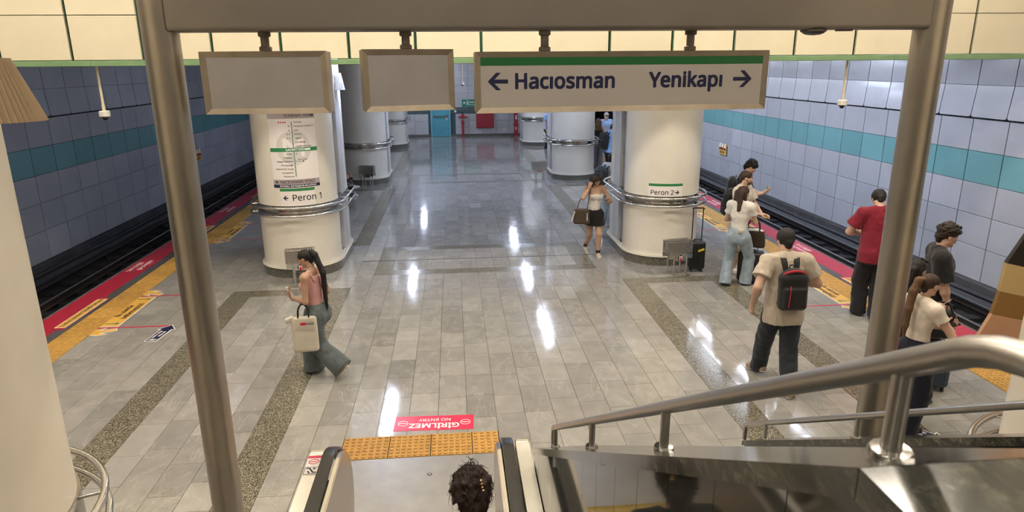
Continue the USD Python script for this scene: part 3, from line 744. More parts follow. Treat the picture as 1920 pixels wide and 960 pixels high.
notice('platform_notice', 'white Peron 1 notice under the line map poster', CL, .205, 1.268,
       [('sheet', sbox(-NW/2, 0, NW/2, NHt), 'paper_white', 0), ('green_band', sbox(-NW/2, NHt-.046, NW/2, NHt), 'ink_green', 1),
        ('lettering', place(text_shape('Peron 1', .105, **NT), -.085, .095), 'ink_black', 1), ('arrow', affinity.translate(affinity.scale(arrow_shape(.085, .078, .02), -1, 1), -.20, .145), 'ink_black', 1)])
notice('platform_notice', 'white Peron 2 notice on the right column', CR, -.178, 1.203,
       [('sheet', sbox(-.305, 0, .305, .302), 'paper_white', 0), ('green_band', sbox(-.305, .258, .305, .302), 'ink_green', 1),
        ('lettering', place(text_shape('Peron 2', .083, **NT), -.262, .105), 'ink_black', 1), ('arrow', affinity.translate(arrow_shape(.08, .07, .018), .205, .145), 'ink_black', 1)])

# ================================================================== escalator
EC = -.305
def bend(y): return y
Yi, Zs = 2.9, .577                                       # incline: z = Zs*(Yi-y) below Yi
def path_top(z0, y_front, yend=-2.6, n=10):
    """level run, soft bend, incline"""
    P = [(y_front, z0)]
    for k in range(n+1):
        y = Yi+.55-1.1*k/n; d = max(0, (Yi+.55-y)); P.append((y, z0+Zs*d*d/2.2))
    P.append((yend, z0+Zs*(Yi-yend))); return P
def sweep(path, prof, x0):
    """profile (dx, dn) swept along a path of (y, z)"""
    P = np.array(path, float); T = np.gradient(P, axis=0); T /= np.linalg.norm(T, axis=1, keepdims=True); N = np.stack([T[:, 1], -T[:, 0]], 1)
    m = len(prof); v = []
    for p, nn in zip(P, N):
        for dx, dn in prof: v.append((x0+dx, p[0]+nn[0]*dn, p[1]+nn[1]*dn))
    f = []
    for i in range(len(P)-1):
        for k in range(m): f.append((i*m+k, i*m+(k+1) % m, (i+1)*m+(k+1) % m, (i+1)*m+k))
    v = np.array(v); f = np.array(f)
    caps = [(0, k, k+1) for k in range(1, m-1)]+[((len(P)-1)*m, (len(P)-1)*m+k+1, (len(P)-1)*m+k) for k in range(1, m-1)]
    f3 = np.vstack([f[:, [0, 1, 2]], f[:, [0, 2, 3]], caps])
    return v, f3[:, ::-1]
esc = thing('escalator', 'steel escalator with black handrails coming down onto the platform', 'escalator')
obj('landing_plate', MB().slab(-1.168, .356, 4.74, 5.632, -.015, .006, .003), 'landing_plate', esc, label='brushed steel landing plate')
obj('landing_stud', MB().cyl((-.31, 5.34, .005), (-.31, 5.34, .0085), .014, 18), 'steel_bright', esc); obj('landing_stud', MB().lathe([(.015, .0062), (.022, .0062), (.022, .0068), (.015, .0068)], 18, (-.31, 5.34, 0)), 'rubber_black', esc)
m = MB()
for k in range(48): m.box(EC-.5+k*.021, EC-.5+k*.021+.008, 4.63, 4.745, -.01, .004)
obj('comb_plate', m, 'comb_yellow', esc)
for k in range(20):
    y1 = 4.72-.4*k; y0 = y1-.4
    z = max(0.0, Zs*(Yi+.05-(y0+.2))) if k > 4 else (0 if k < 4 else .10)
    zl = z
    s = obj('step', MB().box(EC-.5, EC+.5, y0+.004, y1-.004, zl-.22, zl-.012, .002), 'step_metal', esc)
    g = MB()
    for q in range(33): g.box(EC-.495+q*.030, EC-.495+q*.030+.012, y0+.006, y1-.006, zl-.0121, zl)
    obj('tread_ribs', g, 'step_metal', s)
for s, nm in ((-1, 'left'), (1, 'right')):
    # balustrade: half-round newel, level run, then the incline
    top = path_top(.955, 4.12)
    arc = [(4.12+.435*math.sin(a), .52+.435*math.cos(a)) for a in np.linspace(0, math.pi*.93, 26)]
    low = [(y, max(.06, z-.93)) for y, z in top]
    poly = Polygon(list(reversed(top))+arc+low[:]).buffer(0)
    M = mat4((0, 1, 0), (0, 0, 1), (1, 0, 0), (EC+s*.545-.008, 0, 0))
    obj('balustrade_panel', MB().poly(poly, 0, .016, M), 'esc_panel', esc)
    run = list(reversed(path_top(.958, 4.12)))+[(4.12+.438*math.sin(a), .52+.438*math.cos(a)) for a in np.linspace(.08, math.pi*.9, 24)]
    obj('panel_moulding', sweep(run, [(-.012, -.006), (.012, -.006), (.012, .012), (-.012, .012)], EC+s*.556), 'steel_bright', esc, smooth=40)
    run = list(reversed(path_top(.985, 4.12)))+[(4.12+.465*math.sin(a), .52+.465*math.cos(a)) for a in np.linspace(.08, math.pi*.95, 26)]
    prof = [(-.040, -.006), (-.043, .004), (-.036, .015), (-.02, .019), (.02, .019), (.036, .015), (.043, .004), (.040, -.006), (.03, -.009), (-.03, -.009)]
    obj('handrail', sweep(run, prof, EC+s*.618), 'rubber_black', esc, smooth=40, label='black rubber handrail')
    # outer deck cladding
    tp = path_top(.895, 4.33)
    pl = Polygon(list(tp)+[(tp[-1][0], tp[-1][1]-1.15), (2.0, 0), (4.36, 0)]).buffer(0)
    M = mat4((0, 1, 0), (0, 0, 1), (1, 0, 0), (EC+s*.735-.05, 0, 0))
    obj('outer_deck', MB().poly(pl, 0, .10, M), 'esc_deck', esc, label='pale painted outer deck')
    obj('deck_end_cap', MB().box(EC+s*.735-.052, EC+s*.735+.052, 4.335, 4.375, 0, .90, .006), 'steel_bright', esc)
    M = mat4((0, 1, 0), (0, 0, 1), (1, 0, 0), (EC+s*.62-.05, 0, 0))
    tp2 = path_top(.86, 4.05); pl2 = Polygon(list(tp2)+[(tp2[-1][0], tp2[-1][1]-1.1), (2.0, 0), (4.08, 0)]).buffer(0)
    obj('inner_deck', MB().poly(pl2, 0, .10, M), 'pipe_dark', esc)
    sk = Polygon([(y, max(.10, z-.80)) for y, z in top]+[(y, max(.10, z-.80)-.34) for y, z in reversed(top)]).buffer(0)
    M = mat4((0, 1, 0), (0, 0, 1), (1, 0, 0), (EC+s*.527-.005, 0, 0))
    obj('skirt', MB().poly(sk, 0, .01, M), 'step_metal', esc)
# yellow tactile tiles in front of it
txs = [-1.165, -.715, -.313, .088, .352]
for k in range(4):
    nx = 7 if k < 3 else 4
    tag(obj('tactile_tile', dome_tile(txs[k]+.003, txs[k+1]-.003, 5.64, 6.03, nx, 7, 12, z=.006, r=.0195, h=.011), 'tactile_yellow', None, tone=float([-.6, -.2, .1, .5][k])),
        ['leftmost worn yellow tactile tile at the foot of the escalator', 'second yellow tactile tile from the left at the escalator foot', 'third yellow tactile tile with dark dirt spots at the escalator foot', 'narrow bright yellow tactile tile beside the right escalator handrail'][k], 'tactile tile')
def sticker(name, label, layers, loc, rot, cat='floor sticker', group=None):
    t = thing(name, label, cat, loc, rotz=rot, group=group)
    for k, (nm, sh, mat, lv) in enumerate(layers):
        obj(nm, MB().poly(sh, .0015+.0012*lv, .0015+.0012*lv+.0009), mat, t)
    return t
noent = lambda x, y, w, h: [Point(0, 0).buffer(1, quad_segs=16)]
def oval(x, y, a, b): return affinity.translate(affinity.scale(Point(0, 0).buffer(1, quad_segs=16), a, b), x, y)
ov = lambda x: union_all([oval(x, 0, .052, .052).difference(oval(x, 0, .044, .044)), sbox(x-.033, -.006, x+.033, .006)])
sticker('no_entry_sticker', 'red GİRİLMEZ no entry sticker on the floor before the tactile tiles',
        [('sheet', sbox(-.405, -.145, .405, .145), 'sticker_red', 0), ('lettering', place(text_shape('GİRİLMEZ', .082, **NB), 0, .012, 'c'), 'white_ink', 1),
         ('lettering', place(text_shape('NO ENTRY', .05, **NT), .0, -.085, 'c'), 'white_ink', 1), ('symbol', ov(-.32), 'white_ink', 1), ('symbol', ov(.32), 'white_ink', 1)], (-.29, 6.255, 0), 180-2.2)
ds = [('sheet', sbox(-.05, -.11, .05, .12), 'paper_white', 0), ('red_header', sbox(-.05, .088, .05, .12), 'sticker_red', 1), ('symbol', union_all([oval(0, .045, .038, .03).difference(oval(0, .045, .031, .023)), sbox(-.024, .041, .024, .049)]), 'ink_red', 1),
      ('pictogram', union_all([sbox(-.046, -.105, .046, -.02).difference(sbox(-.042, -.101, .042, -.024)), LineString([(-.032, -.035), (-.014, -.035), (.016, -.085), (.034, -.085)]).buffer(.006), oval(.018, -.04, .009, .009), LineString([(-.02, -.07), (-.008, -.09)]).buffer(.005)]), 'ink_black', 1)]
sticker('deck_sticker', 'small red and white no entry sticker on the left escalator deck', ds, (EC-.735, 4.18, .8955), 0, 'sticker')

# ================================================================== stairs, parapets and handrails on the right
SL = .61
YB_ = .665
def cap_z(y): return 3.49-SL*max(y, YB_)
def parapet(x0, x1, yend, clad, label, jt, dz=0):
    t = thing('stair_parapet', label, 'parapet')
    P = [(yend, 0), (yend, cap_z(yend)+dz-.045), (YB_, cap_z(0)+dz-.045), (-2.5, cap_z(0)+dz-.045), (-2.5, 0)]
    M = lambda x: mat4((0, 1, 0), (0, 0, 1), (1, 0, 0), (x, 0, 0))
    obj('core', MB().poly(Polygon(P).buffer(-.03), x0+.04, x1-.04, M(0)), 'pipe_dark', t)
    ys = sorted(jt+[yend, -2.5], reverse=True)
    top = Polygon(P)
    for a, b in zip(ys[:-1], ys[1:]):
        for xx in (x0+.015, x1-.035):
            q = top.intersection(sbox(b+.0015, 0, a-.0015, 4))
            if not q.is_empty: obj('cladding_panel', MB().poly(q, xx, xx+.02, M(0)), 'clad_panel', t, tone=float(rng.normal(0, .4)))
    obj('end_panel', MB().box(x0+.02, x1-.02, yend-.035, yend+.0, 0, cap_z(yend)+dz-.045, .002), 'clad_panel', t)
    C = [(yend+.02, cap_z(yend+.02)+dz-.045), (yend+.02, cap_z(yend+.02)+dz), (YB_, cap_z(0)+dz), (-2.5, cap_z(0)+dz), (-2.5, cap_z(0)+dz-.045), (YB_, cap_z(0)+dz-.045)]
    # coping stones
    for a, b in zip([yend+.02, 3.2, 2.0, YB_, -.6], [3.2, 2.0, YB_, -.6, -2.5]):
        q = Polygon(C).intersection(sbox(b+.001, 0, a-.001, 4))
        for g in getattr(q, 'geoms', [q]):
            if g.area > 1e-5: obj('coping_stone', MB().poly(g, x0, x1, M(0)), 'cap_granite', t, label='polished dark granite coping stone')
    return t
parapet(.47, .865, 4.05, None, 'stair parapet clad in polished black granite beside the escalator', [3.83-.0, 3.23, 2.93, 2.66, 2.39, 2.13, 1.86, 1.61, 1.36, 1.1, .84, .5, 0, -.6, -1.2])
parapet(2.30, 2.70, 4.74, None, 'far stair parapet with dark granite coping, on the right of the stairs', [4.2, 3.6, 3.0, 2.4, 1.8, 1.2, .6, 0, -1], dz=-.045)
def handrail(x, zoff, y_end, posts, label, r=.020):
    t = thing('stair_handrail', label, 'handrail')
    zr = lambda y: cap_z(y)+zoff
    P = []
    for y in np.linspace(-2.2, .5, 8): P.append((x, y, zr(y)))
    for y in (.585, .625, .665, .705, .745): P.append((x, y, (zr(y-.04)+zr(y)+zr(y+.04))/3))
    for y in np.linspace(.85, y_end-.03, 12): P.append((x, y, zr(y)))
    obj('rail', MB().tube(P, r, 20), 'steel_brushed', t, smooth=50)
    e = P[-1]
    obj('rail_end', MB().tube([(x, e[1]-.01, e[2]+.004), (x, e[1]+.012, e[2]-.012), (x, e[1]+.016, e[2]-.04), (x, e[1]+.016, cap_z(e[1])+zoff-.15)], r, 18), 'steel_brushed', t, smooth=50)
    for y in posts:
        p = obj('baluster', MB().cyl((x, y, cap_z(y)+zoff-.155), (x, y, zr(y)-.012), .0145, 18), 'steel_brushed', t, smooth=40)
        b = cap_z(y)+zoff-.155
        obj('base_ring', MB().lathe([(.015, b+.022), (.028, b+.021), (.031, b+.017), (.031, b-.006)], 28, (x, y, 0)), 'steel', p, smooth=40)
    return t
handrail(.62, .150, 4.06, [3.98, 2.84, 1.80, .815, -.4], 'near steel stair handrail with short posts, sloping up to the right')
handrail(2.42, .150-.045, 4.98, [4.62, 3.50, 2.2, 1.0], 'far steel stair handrail on the right, beyond the near one')
st = thing('stair_flight', 'granite stair flight between the two parapets', 'stairs')
n = 12; ys0 = 4.62
for k in range(n):
    obj('stair_step', MB().box(.87, 2.295, ys0-.287*(k+1), ys0-.287*k+.02, max(0, .175*k-.1), .175*(k+1), .004), 'plinth_stone', st)
obj('stair_landing', MB().box(.87, 2.295, -2.5, ys0-.287*n, 1.9, .175*n, .004), 'plinth_stone', st)

# ================================================================== platform stickers
bord = lambda x0, y0, x1, y1, b: [('border', sbox(x0, y0, x1, y1), 'white_ink', 0), ('sheet', sbox(x0+b, y0+b, x1-b, y1-b), 'sticker_yellow', 1)]
def area_layers(L=1.27, W=.28):
    a = arrow_shape(.2, .075, .022)
    return bord(-L/2, -W/2, L/2, W/2, .014)+[('lettering', place(text_shape('Bu alanda', .075, **NB), 0, .03, 'c'), 'ink_black', 2), ('lettering', place(text_shape('beklemeyiniz!', .075, **NB), 0, -.09, 'c'), 'ink_black', 2),
        ('arrow', affinity.translate(affinity.rotate(a, -90), -L/2+.12, 0), 'sticker_green', 2), ('arrow', affinity.translate(affinity.rotate(a, -90), L/2-.12, 0), 'sticker_green', 2)]
def strip_layers(L=1.26, W=.16):
    return bord(-L/2, -W/2, L/2, W/2, .012)+[('lettering', place(text_shape('Lütfen inenlere öncelik tanıyınız', .056, **NT), .03, -.024, 'c'), 'ink_black', 2), ('exclamation', place(text_shape('!', .07, **NB), -L/2+.045, -.032, 'c'), 'sticker_red', 2)]
def door_set(side, y0, y1, where, near):
    s = -1 if side == 'left' else 1
    rot = 90 if s < 0 else -90
    xa = -4.985 if s < 0 else 5.925
    xe = -5.66 if s < 0 else 6.60
    ym = (y0+y1)/2; L = y1-y0-.04
    sticker('waiting_area_sticker', 'yellow Bu alanda beklemeyiniz floor sticker '+where, area_layers(L, .28), (xa, ym, 0), rot)
    # red patch joining the edge strip, with the courtesy strip on it
    tag(obj('red_edge_patch', MB().box(min(xe+s*.0-.09, xe+.09), max(xe-.09, xe+.09)+.0, y0-.02, y1+.02, .0011, .0019), 'red_strip'), 'red patch under the yellow strip at the platform edge '+where, 'floor marking')
    sticker('courtesy_strip_sticker', 'narrow yellow strip sticker at the platform edge '+where, strip_layers(L-.06, .155), (xe+s*.0, ym, .0008), rot)
    for k, y in enumerate((y0-.02, y1+.02)):
        xi = xa-s*.14; xo = xi-s*.78 if not (s > 0 and k) else xi-s*.74
        tag(obj('red_line', MB().box(min(xi+s*.28, xo), max(xi+s*.28, xo), y-.018, y+.018, .0012, .002), 'sticker_red'), ('red floor line before the yellow floor sticker ' if k == 0 else 'red floor line beyond the yellow floor sticker ')+where, 'floor marking')
        ar = arrow_shape(.36, .24, .085)
        yy = y-.15 if k == 0 else y+.15
        sticker('yellow_arrow_sticker', ('yellow arrow sticker before the near red line ' if k == 0 else 'yellow arrow sticker beyond the far red line ')+where,
                [('border', ar.buffer(.012, join_style=2), 'white_ink', 0), ('arrow', ar, 'sticker_yellow', 1)], (xa+s*.0, yy, 0), (180 if s < 0 else 0)+(25 if (k == 0) == (s < 0) else -25))
door_set('left', 9.385, 10.72, 'at the near left door', True)
door_set('left', 14.40, 15.83, 'at the second left door', True)
door_set('right', 9.18, 10.47, 'at the near right door', True)
door_set('right', 14.06, 15.52, 'at the second right door', True)
sticker('courtesy_strip_sticker', 'narrow yellow strip sticker on the left platform edge beside the poster column', strip_layers(1.26, .155), (-5.66, 19.9, .001), 90)
# white wording on the red strip
for x, y, r, lb in ((-5.90, 12.5, 90, 'white wording on the left red edge strip, before the second door'), (-5.90, 17.6, 90, 'white wording on the red edge strip far on the left'), (6.82, 12.4, -90, 'white wording on the red edge strip on the right, behind the backpack man'), (6.82, 17.0, -90, 'white wording on the red edge strip beside the Peron 2 column')):
    sticker('edge_wording', lb, [('lettering', place(text_shape('Sarı çizgiyi', .085, **NT), 0, .02, 'c'), 'white_ink', 0), ('lettering', place(text_shape('geçmeyiniz', .085, **NT), .1, -.12, 'c'), 'white_ink', 0)], (x, y, .0002), r)
def exit_arrow(loc, rot, label):
    body = Polygon([(-.28, -.07), (.15, -.07), (.15, -.11), (.30, 0), (.15, .11), (.15, .07), (-.28, .07)])
    sticker('navy_arrow_sticker', label, [('border', body.buffer(.014, join_style=2), 'white_ink', 0), ('sheet', body, 'navy', 1),
        ('lettering', place(text_shape('Metro çıkışı', .034, **NB), -.17, .018), 'white_ink', 2), ('lettering', place(text_shape('Way out', .034, **NB), -.12, -.042), 'white_ink', 2), ('symbol_box', union_all([sbox(-.262, -.05, -.20, .05).difference(sbox(-.255, -.043, -.207, .043)), sbox(-.245, -.028, -.217, .028)]), 'white_ink', 2)], loc, rot)
exit_arrow((-4.13, 9.08, 0), 84, 'navy arrow floor sticker with white border, beside the red line on the left')
exit_arrow((4.50, 5.60, 0), -52, 'navy arrow floor sticker at the feet of the woman with a phone')
# floor access cover far down the aisle
t = thing('access_cover', 'square metal access cover in the far aisle floor', 'floor cover', (1.02, 26.3, 0))
obj('cover_frame', MB().box(-.62, .62, -.42, -.40, 0, .003).box(-.62, .62, .40, .42, 0, .003).box(-.62, -.60, -.4, .4, 0, .003).box(.60, .62, -.4, .4, 0, .003), 'pipe_dark', t)

# ================================================================== perforated basket stands
def basket(label, loc, rot):
    t = thing('basket_stand', label, 'basket stand', loc, rotz=rot)
    W, D, z0, z1 = .47, .20, .40, .62
    def perf(w, h, nx, nz):
        g = sbox(0, 0, w, h); r = min(w/nx, h/nz)*.30
        return g.difference(union_all([Point((i+.5)*w/nx, (j+.5)*h/nz).buffer(r, quad_segs=2) for i in range(nx) for j in range(nz)]))
    bk = None
    m = MB()
    for y in (-D/2, D/2-.004): m.poly(perf(W-.01, z1-z0-.02, 11, 5), 0, .004, mat4((1, 0, 0), (0, 0, 1), (0, -1, 0), (-W/2+.005, y+.004, z0+.01)))
    for x in (-W/2, W/2-.004): m.poly(perf(D-.01, z1-z0-.02, 4, 5), 0, .004, mat4((0, 1, 0), (0, 0, 1), (1, 0, 0), (x, -D/2+.005, z0+.01)))
    m.box(-W/2, W/2, -D/2, D/2, z0, z0+.008)
    bk = obj('basket', m, 'steel_brushed', t, label='perforated steel basket')
    r = MB()
    for y in (-D/2, D/2): r.cyl((-W/2, y, z1), (W/2, y, z1), .007, 8)
    for x in (-W/2, W/2): r.cyl((x, -D/2, z1), (x, D/2, z1), .007, 8)
    obj('basket_rim', r, 'steel_bright', bk)
    for y in (-D/2-.012, D/2+.012):
        sgn = -1 if y < 0 else 1
        pl = union_all([sbox(-.21, .33, .21, .385).buffer(.012), sbox(-.10, .28, .10, .385)])
        ap = obj('apron_plate', MB().poly(pl, -.004, .004, FACE_CAM((0, y, 0))), 'steel_bright', t)
        for x in (-.12, .12): obj('leg', MB().cyl((x, y, .008), (x, y, .39), .0135, 12), 'steel_bright', t)
        obj('foot_plate', MB().poly(affinity.scale(Point(0, 0).buffer(1, quad_segs=10), .20, .045), 0, .010, RZ(0, (0, y, 0))), 'steel_brushed', t)
    y = -D/2-.018
    obj('badge', MB().poly(Point(0, .335).buffer(.05), 0, .003, FACE_CAM((0, y, 0))), 'ink_black', t, label='round black badge with a white M and red arrow')
    M_ = Polygon([(-.03, .30), (-.03, .37), (-.018, .37), (0, .352), (.018, .37), (.03, .37), (.03, .30)])
    obj('badge_letter', MB().poly(M_, 0, .002, FACE_CAM((0, y-.0035, 0))), 'white_ink', t)
    obj('badge_arrow', MB().poly(Polygon([(-.018, .31), (-.018, .352), (0, .336), (.018, .352), (.018, .31), (.03, .305), (0, .275), (-.03, .305)]), 0, .002, FACE_CAM((0, y-.006, 0))), 'ink_red', t)
    for x in (-.20, .20): obj('side_bar', MB().cyl((x, -D/2-.012, .36), (x, D/2+.012, .36), .012, 10), 'steel_brushed', t)
basket('perforated steel basket stand with round badge, before the line map column', (-2.62, 11.10, 0), 8)
basket('perforated steel basket stand beside the black suitcase at the right column', (3.80, 10.93, 0), 11)
basket('small basket stand left of the middle right column', (2.68, 21.1, 0), 4)
basket('small basket stand before the middle left column', (-2.66, 20.72, 0), 168)

# ================================================================== things hanging from the ceilings and on the end wall
def hung_camera(x, y, z, label, zt=4.0):
    t = thing('ceiling_camera', label, 'camera', (x, y, z))
    obj('drop_pole', MB().cyl((0, 0, .07), (0, 0, zt-z), .019, 14), 'cream_plastic', t)
    obj('junction', MB().cyl((0, 0, .085), (0, 0, .17), .024, 14), 'cream_plastic', t)
    obj('housing', MB().lathe([(.0005, .085), (.06, .085), (.078, .07), (.078, 0), (.06, -.012), (.0005, -.012)], 24), 'white_plastic', t, smooth=35)
    obj('dome', MB().lathe([(.045, -.0125), (.04, -.035), (.02, -.055), (.0005, -.06)], 20), 'dark_glass', t, smooth=True)
hung_camera(-5.30, 10.98, 2.84, 'white dome camera on a pole, hanging before the left tiled wall')
hung_camera(6.48, 10.98, 2.86, 'white dome camera on a pole, hanging before the right tiled wall')
hung_camera(.455, 30, 2.74, 'far dome camera on a thin pole above the fire standpipe')
def hydrant(x, label):
    t = thing('fire_standpipe', label, 'standpipe', (x, Y1-.16, 0))
    obj('riser', MB().cyl((0, 0, 0), (0, 0, 1.0), .055, 16).cyl((0, 0, .0), (0, 0, .02), .09, 16), 'hydrant_red', t, smooth=40)
    obj('flange', MB().cyl((0, 0, .66), (0, 0, .72), .085, 16), 'hydrant_red', t, smooth=40)
    obj('valve_head', MB().cyl((0, 0, .95), (0, 0, 1.14), .085, 16, .06).cyl((-.2, 0, 1.0), (.2, 0, 1.0), .05, 12).cyl((0, 0, .9), (0, -.16, .88), .045, 12), 'hydrant_red', t, smooth=40)
    for sx in (-1, 1): obj('outlet_cap', MB().cyl((sx*.2, 0, 1.0), (sx*.25, 0, 1.02), .055, 12), 'steel_bright', t, smooth=40)
    obj('outlet_cap', MB().cyl((0, -.16, .88), (0, -.20, .88), .05, 12), 'steel_bright', t, smooth=40)
    obj('handwheel', MB().lathe([(.02, 1.14), (.02, 1.2), (.07, 1.2), (.07, 1.22), (.0005, 1.22)], 16), 'pipe_dark', t)
hydrant(.50, 'red fire standpipe with silver caps against the end wall')
t = thing('fire_pillar', 'narrow red fire post with white marks beside the farthest right column', 'fire post', (3.22, Y1-.2, 0))
obj('body', MB().box(-.10, .10, -.08, .08, 0, 1.5, .008), 'hydrant_red', t); obj('collar_flange', MB().box(-.14, .14, -.11, .11, .56, .62, .01), 'hydrant_red', t)
obj('white_marks', MB().box(-.03, .03, -.084, -.0805, .85, 1.05).box(-.03, .03, -.084, -.0805, .33, .47), 'white_ink', t)
t = thing('fire_cabinet', 'dark red square fire cabinet on the end wall', 'cabinet', (1.64, Y1-.025, .43))
obj('body', MB().box(-.45, .45, -.14, 0, 0, .84, .006), 'cabinet_red', t); obj('door_panel', MB().box(-.43, .43, -.152, -.1405, .02, .82, .004), 'cabinet_red', t); obj('latch', MB().cyl((-.38, -.153, .14), (-.38, -.165, .14), .022, 10), 'steel', t)
t = thing('exit_sign', 'green exit sign with white arrow on the end wall', 'sign', (.95, Y1-.005, 1.50))
obj('plate', MB().box(-.47, .47, -.03, 0, 0, .36, .004), 'exit_green', t)
lab(affinity.translate(affinity.scale(arrow_shape(.13, .12, .035), -1, 1), -.36, .2), .003, 'white_ink', t, -.031, 'arrow')
lab(union_all([sbox(-.25, .08, -.12, .3).difference(sbox(-.235, .08, -.135, .285)), oval(-.185, .24, .018, .018), LineString([(-.185, .22), (-.20, .15), (-.165, .09)]).buffer(.014), LineString([(-.2, .2), (-.155, .17)]).buffer(.01)]), .003, 'white_ink', t, -.031, 'running_man')
lab(place(text_shape('Acil Çıkış', .085, **NB), -.08, .19), .003, 'white_ink', t, -.031)
lab(place(text_shape('Emergency Exit', .05, **NT), -.08, .08), .003, 'white_ink', t, -.031)
for nm, lb, x, z in (('wall_switch', 'tiny white switch on the dark band right of the teal door', .13, 1.22), ('wall_socket', 'small white socket low on the end wall', 2.62, .27)):
    tag(obj(nm, MB().box(x-.05, x+.05, Y1-.03, Y1, z, z+.11, .006), 'white_plastic'), lb, 'fitting')
def warn(x, y, z, s, label):
    t = thing('warning_plate', label, 'sign', (x, y, z), rotz=90*s)
    obj('plate', MB().box(-.36, .36, -.02, 0, 0, .40, .003), 'sticker_yellow', t)
    lab(union_all([Polygon([(q-.07, .27), (q+.07, .27), (q+.05, .44), (q-.05, .44)]) for q in (-.24, 0, .24)]), .004, 'white_ink', t, -.021, 'white_figures')
    lab(sbox(-.10, .17, .10, .28), .004, 'hydrant_red', t, -.026, 'red_block')
    lab(union_all([sbox(-.28, .10, .28, .125), sbox(-.28, .05, .20, .075), sbox(-.3, .18, -.16, .26), sbox(.16, .18, .3, .26)]), .004, 'ink_black', t, -.021, 'dark_lines')
warn(10.605, 25.95, .06, -1, 'yellow warning plate on the right tiled wall')
warn(-9.66, 26.4, .14, 1, 'yellow warning plate on the left tiled wall')
# board with wide colour bands half hidden behind the right edge column
t = thing('banded_board', 'tilted board with black, cream, brown and peach bands by the right edge column', 'board', (4.10, 4.25, 1.16))
plain('band_black', (.018, .016, .015), .5); plain('band_cream', (.62, .46, .22), .5); plain('band_brown', (.30, .17, .05), .5); plain('band_peach', (.62, .36, .22), .5)
sk = lambda z: .09+.42*max(0, z-.75)
def bandp(z0, z1, xa0, xa1): return Polygon([(xa0, z0), (.75, z0-.24), (.75, z1-.24), (xa1, z1)])
for nm, z0, z1, a, b, mt in (('black_band', 1.02, 1.62, -.25, .06, 'band_black'), ('cream_band', .81, 1.018, -.26, -.25, 'band_cream'), ('brown_band', .64, .808, -.285, -.26, 'band_brown'), ('peach_band', .44, .638, -.37, -.285, 'band_peach')):
    obj(nm, MB().poly(bandp(z0, z1, a, b), 0, .03, FACE_CAM((0, 0, 0))), mt, t)
obj('board_stand', MB().box(.2, .26, -.028, -.001, -1.2, 1.1, .004).box(.0, .5, -.2, .15, -1.2, -1.185, .004), 'pipe_dark', t)

# ================================================================== people: signed-distance bodies meshed with surface nets
def unit(v): v = np.asarray(v, float); return v/np.linalg.norm(v)
def cone(a, b, ra, rb, k=.02, clip=None, sub=False):
    a, b = np.asarray(a, float), np.asarray(b, float); r = max(ra, rb)
    return dict(t='c', a=a, b=b, ra=ra, rb=rb, k=k, clip=clip, sub=sub, lo=np.minimum(a, b)-r, hi=np.maximum(a, b)+r)
def ell(c, r, R=None, k=.02, clip=None, sub=False):
    c, r = np.asarray(c, float), np.asarray(r, float)*np.ones(3); m = r.max() if R is not None else r
    return dict(t='e', c=c, r=r, R=R, k=k, clip=clip, sub=sub, lo=c-m, hi=c+m)
def rbox(c, hx, rad, R=None, k=.01, clip=None):
    c, hx = np.asarray(c, float), np.asarray(hx, float); m = np.linalg.norm(hx) if R is not None else hx
    return dict(t='b', c=c, hx=hx, rad=rad, R=R, k=k, clip=clip, sub=False, lo=c-m, hi=c+m)
def prim_d(q, X, Y, Z):
    if q['t'] == 'c':
        a, ab = q['a'], q['b']-q['a']; L = max(ab@ab, 1e-12)
        px, py, pz = X-a[0], Y-a[1], Z-a[2]
        t = np.clip((px*ab[0]+py*ab[1]+pz*ab[2])/L, 0, 1)
        d = np.sqrt((px-t*ab[0])**2+(py-t*ab[1])**2+(pz-t*ab[2])**2)-(q['ra']+(q['rb']-q['ra'])*t)
    else:
        c = q['c']; px, py, pz = X-c[0], Y-c[1], Z-c[2]
        if q['R'] is not None:
            R = q['R']; px, py, pz = (px*R[0, j]+py*R[1, j]+pz*R[2, j] for j in range(3))
        if q['t'] == 'e':
            r = q['r']
            k0 = np.sqrt((px/r[0])**2+(py/r[1])**2+(pz/r[2])**2); k1 = np.sqrt((px/r[0]**2)**2+(py/r[1]**2)**2+(pz/r[2]**2)**2)
            d = k0*(k0-1)/np.maximum(k1, 1e-6)
        else:
            hx, rd = q['hx'], q['rad']
            ax, ay, az = np.abs(px)-hx[0]+rd, np.abs(py)-hx[1]+rd, np.abs(pz)-hx[2]+rd
            d = np.sqrt(np.maximum(ax, 0)**2+np.maximum(ay, 0)**2+np.maximum(az, 0)**2)+np.minimum(np.maximum(ax, np.maximum(ay, az)), 0)-rd
    if q['clip'] is not None:
        for p, n in q['clip']: d = np.maximum(d, (X-p[0])*n[0]+(Y-p[1])*n[1]+(Z-p[2])*n[2])
    return d
